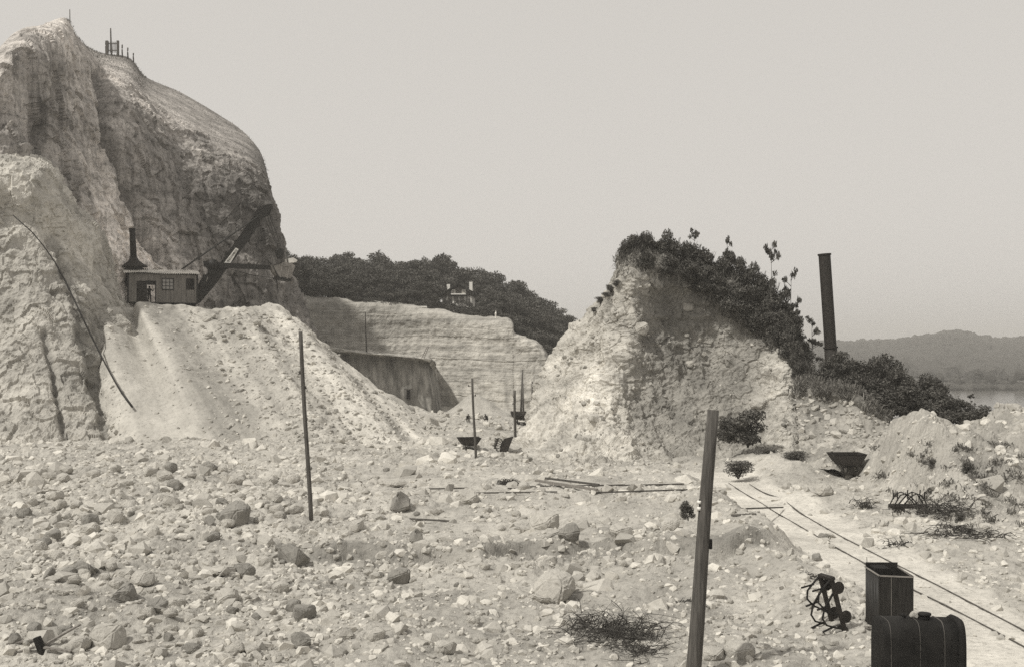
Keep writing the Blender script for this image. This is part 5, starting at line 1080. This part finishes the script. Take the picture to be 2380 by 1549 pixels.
    t.location = (cx_, BO - .052, cz_); t.rotation_euler = (math.pi / 2, -ang, 0); t.scale = (.66, 1.15, 1)
    # dipper arm
    for k, off in enumerate((BO - .35, BO + 1.15)):
        q = [z4(X, Y, off) for X, Y in ((1075, 800), (1180, 795), (1300, 822), (1870, 852), (1885, 905), (1400, 888), (1200, 880), (1090, 868))]; MB().prism(q, off, off + .2).obj('dipper_arm', M_iron, e)
    c = z4(1190, 845, BO); MB().tube([(c[0], BO - .5, c[1]), (c[0], BO + 1.4, c[1])], .55, 20).obj('shipper_shaft', M_iron, e, True)
    m = MB(); 
    for X, Y in ((1170, 930), (1110, 1000), (1075, 1070)): q = z4(X, Y, BO); m.box((q[0], BO - .15, q[1]), (.75, .5, .65))
    m.obj('crowd_engine', M_iron, e, bevel=.05); q = z4(1120, 1015, BO - .45); MB().tube([(q[0] - .05, BO - .45, q[1] - .25), (q[0] + .1, BO - .45, q[1] + .25)], .05, 8).obj('steam_pipe', M_steel, e)
    # bucket
    w0, w1 = BO - .5, BO + 1.5
    q = lambda X, Y: z4(X, Y, BO)
    bk = MB(); body = [q(1885, 850), q(2005, 812), q(2110, 832), q(2155, 858), q(2105, 1005), q(1960, 985), q(1915, 930)]
    bk.prism(body, w0, w0 + .06); bk.prism(body, w1 - .06, w1); A_, B_ = q(2110, 832), q(2105, 1005)
    bk.prism([q(1885, 850), q(1915, 930), q(1960, 985), q(1972, 975), q(1930, 925), q(1900, 852)], w0 + .07, w1 - .07); bo_ = bk.obj('bucket', M_steel, e)
    lip = MB().prism([q(2085, 772), q(2130, 762), q(2182, 798), q(2160, 820), q(2095, 825)], w0, w1).obj('bucket_lip', M_roof, e)
    for k in range(4): MB().bar((q(2165, 800)[0], w0 + .25 + k * .5, q(2165, 800)[1]), (q(2195, 785)[0], w0 + .25 + k * .5, q(2195, 785)[1]), .12).obj('tooth', M_iron, e)
    MB().prism([q(1940, 985), q(2110, 1015), q(2108, 1042), q(1935, 1008)], w0, w1).obj('bucket_door', M_iron, e)
    for X0, Y0, X1, Y1 in ((2000, 820, 1975, 1000), (2085, 850, 2055, 1015), (1985, 855, 2090, 870), (1880, 860, 2010, 815), (1885, 870, 1960, 1000)):
        a, b = q(X0, Y0), q(X1, Y1); MB().bar((a[0], w0 - .05, a[1]), (b[0], w0 - .05, b[1]), .09).obj('bail', M_steel if X0 > 1950 else M_iron, e)
    a, b = q(1940, 1050), q(1955, 1120); MB().bar((a[0], BO, a[1] + .6), (b[0], BO, b[1]), .1).obj('trip_chain', M_iron, e)
    h = q(1990, 690); m = MB(); m.tube([(h[0], BO + .1, h[1]), (h[0], BO + .9, h[1])], .42, 16); m.box((h[0] + .05, BO + .5, h[1] - .35), (.5, .9, .8)); m.obj('hoist_block', M_iron, e, bevel=.04)
    a, b = q(2010, 750), q(2060, 800); MB().bar((a[0], BO + .5, a[1]), (b[0], BO + .5, b[1]), .14).obj('bail_link', M_steel, e)
    for (X0, Y0, X1, Y1, o_) in ((1795, 265, 1965, 660, 0), (1868, 235, 2012, 640, .4), (1850, 245, 1990, 650, .8)):
        a, b = q(X0, Y0), q(X1, Y1); MB().tube([(a[0], BO + o_, a[1]), (b[0], BO + o_, b[1])], .035, 5).obj('hoist_rope', M_iron, e)
    for o_ in (0.0, .9):
        a, b = q(1720, 280), z4(835, 892, 1.2); MB().tube([(a[0], BO + o_, a[1]), (b[0], BO + o_, b[1])], .085, 6).obj('boom_stay', M_iron, e)
    a, b = z4(1410, 900, BO), z4(1930, 1005, BO); MB().tube([(a[0], BO, a[1]), ((a[0] + b[0]) / 2, BO, (a[1] + b[1]) / 2 - .2), (b[0], BO, b[1])], .03, 4).obj('trip_rope', M_iron, e)
    tag(e, 'steam shovel with corrugated roof, black stack and raised boom on the spoil crest', 'steam shovel')
    dx = (dx0 + dx1) / 2 - .05; P = Vector((O.x + dx * ca - 1.2 * (-sa) * -1, 0, 0)); loc = Vector((O.x + dx * ca + .9 * -sa, O.y + dx * sa + .9 * ca, O.z + zb + .0)); hgt = (z4(445, 1090)[1] - zb)
    person(loc, th + .1, 'person in dark work clothes standing in the doorway of the steam shovel', 'stand', min(1.0, hgt / 1.72))
    a_ = z4(650, 600); return e
shovel()
# ------------------------------------------------------------------ haze
hb = MB().box((500, 1290, 20), (2800, 2640, 90)); hz_o = hb.obj('haze', None); hm = bpy.data.materials.new('haze'); hm.use_nodes = True
hn = hm.node_tree.nodes; hn.clear(); pv = hn.new('ShaderNodeVolumePrincipled'); pv.inputs['Density'].default_value = 0.00042; pv.inputs['Color'].default_value = (0.93, 0.91, 0.87, 1)
pv.inputs['Anisotropy'].default_value = 0.2
ho = hn.new('ShaderNodeOutputMaterial'); hm.node_tree.links.new(pv.outputs[0], ho.inputs['Volume']); hz_o.data.materials.append(hm); tag(hz_o, 'thin pale summer haze', 'haze', kind='stuff')
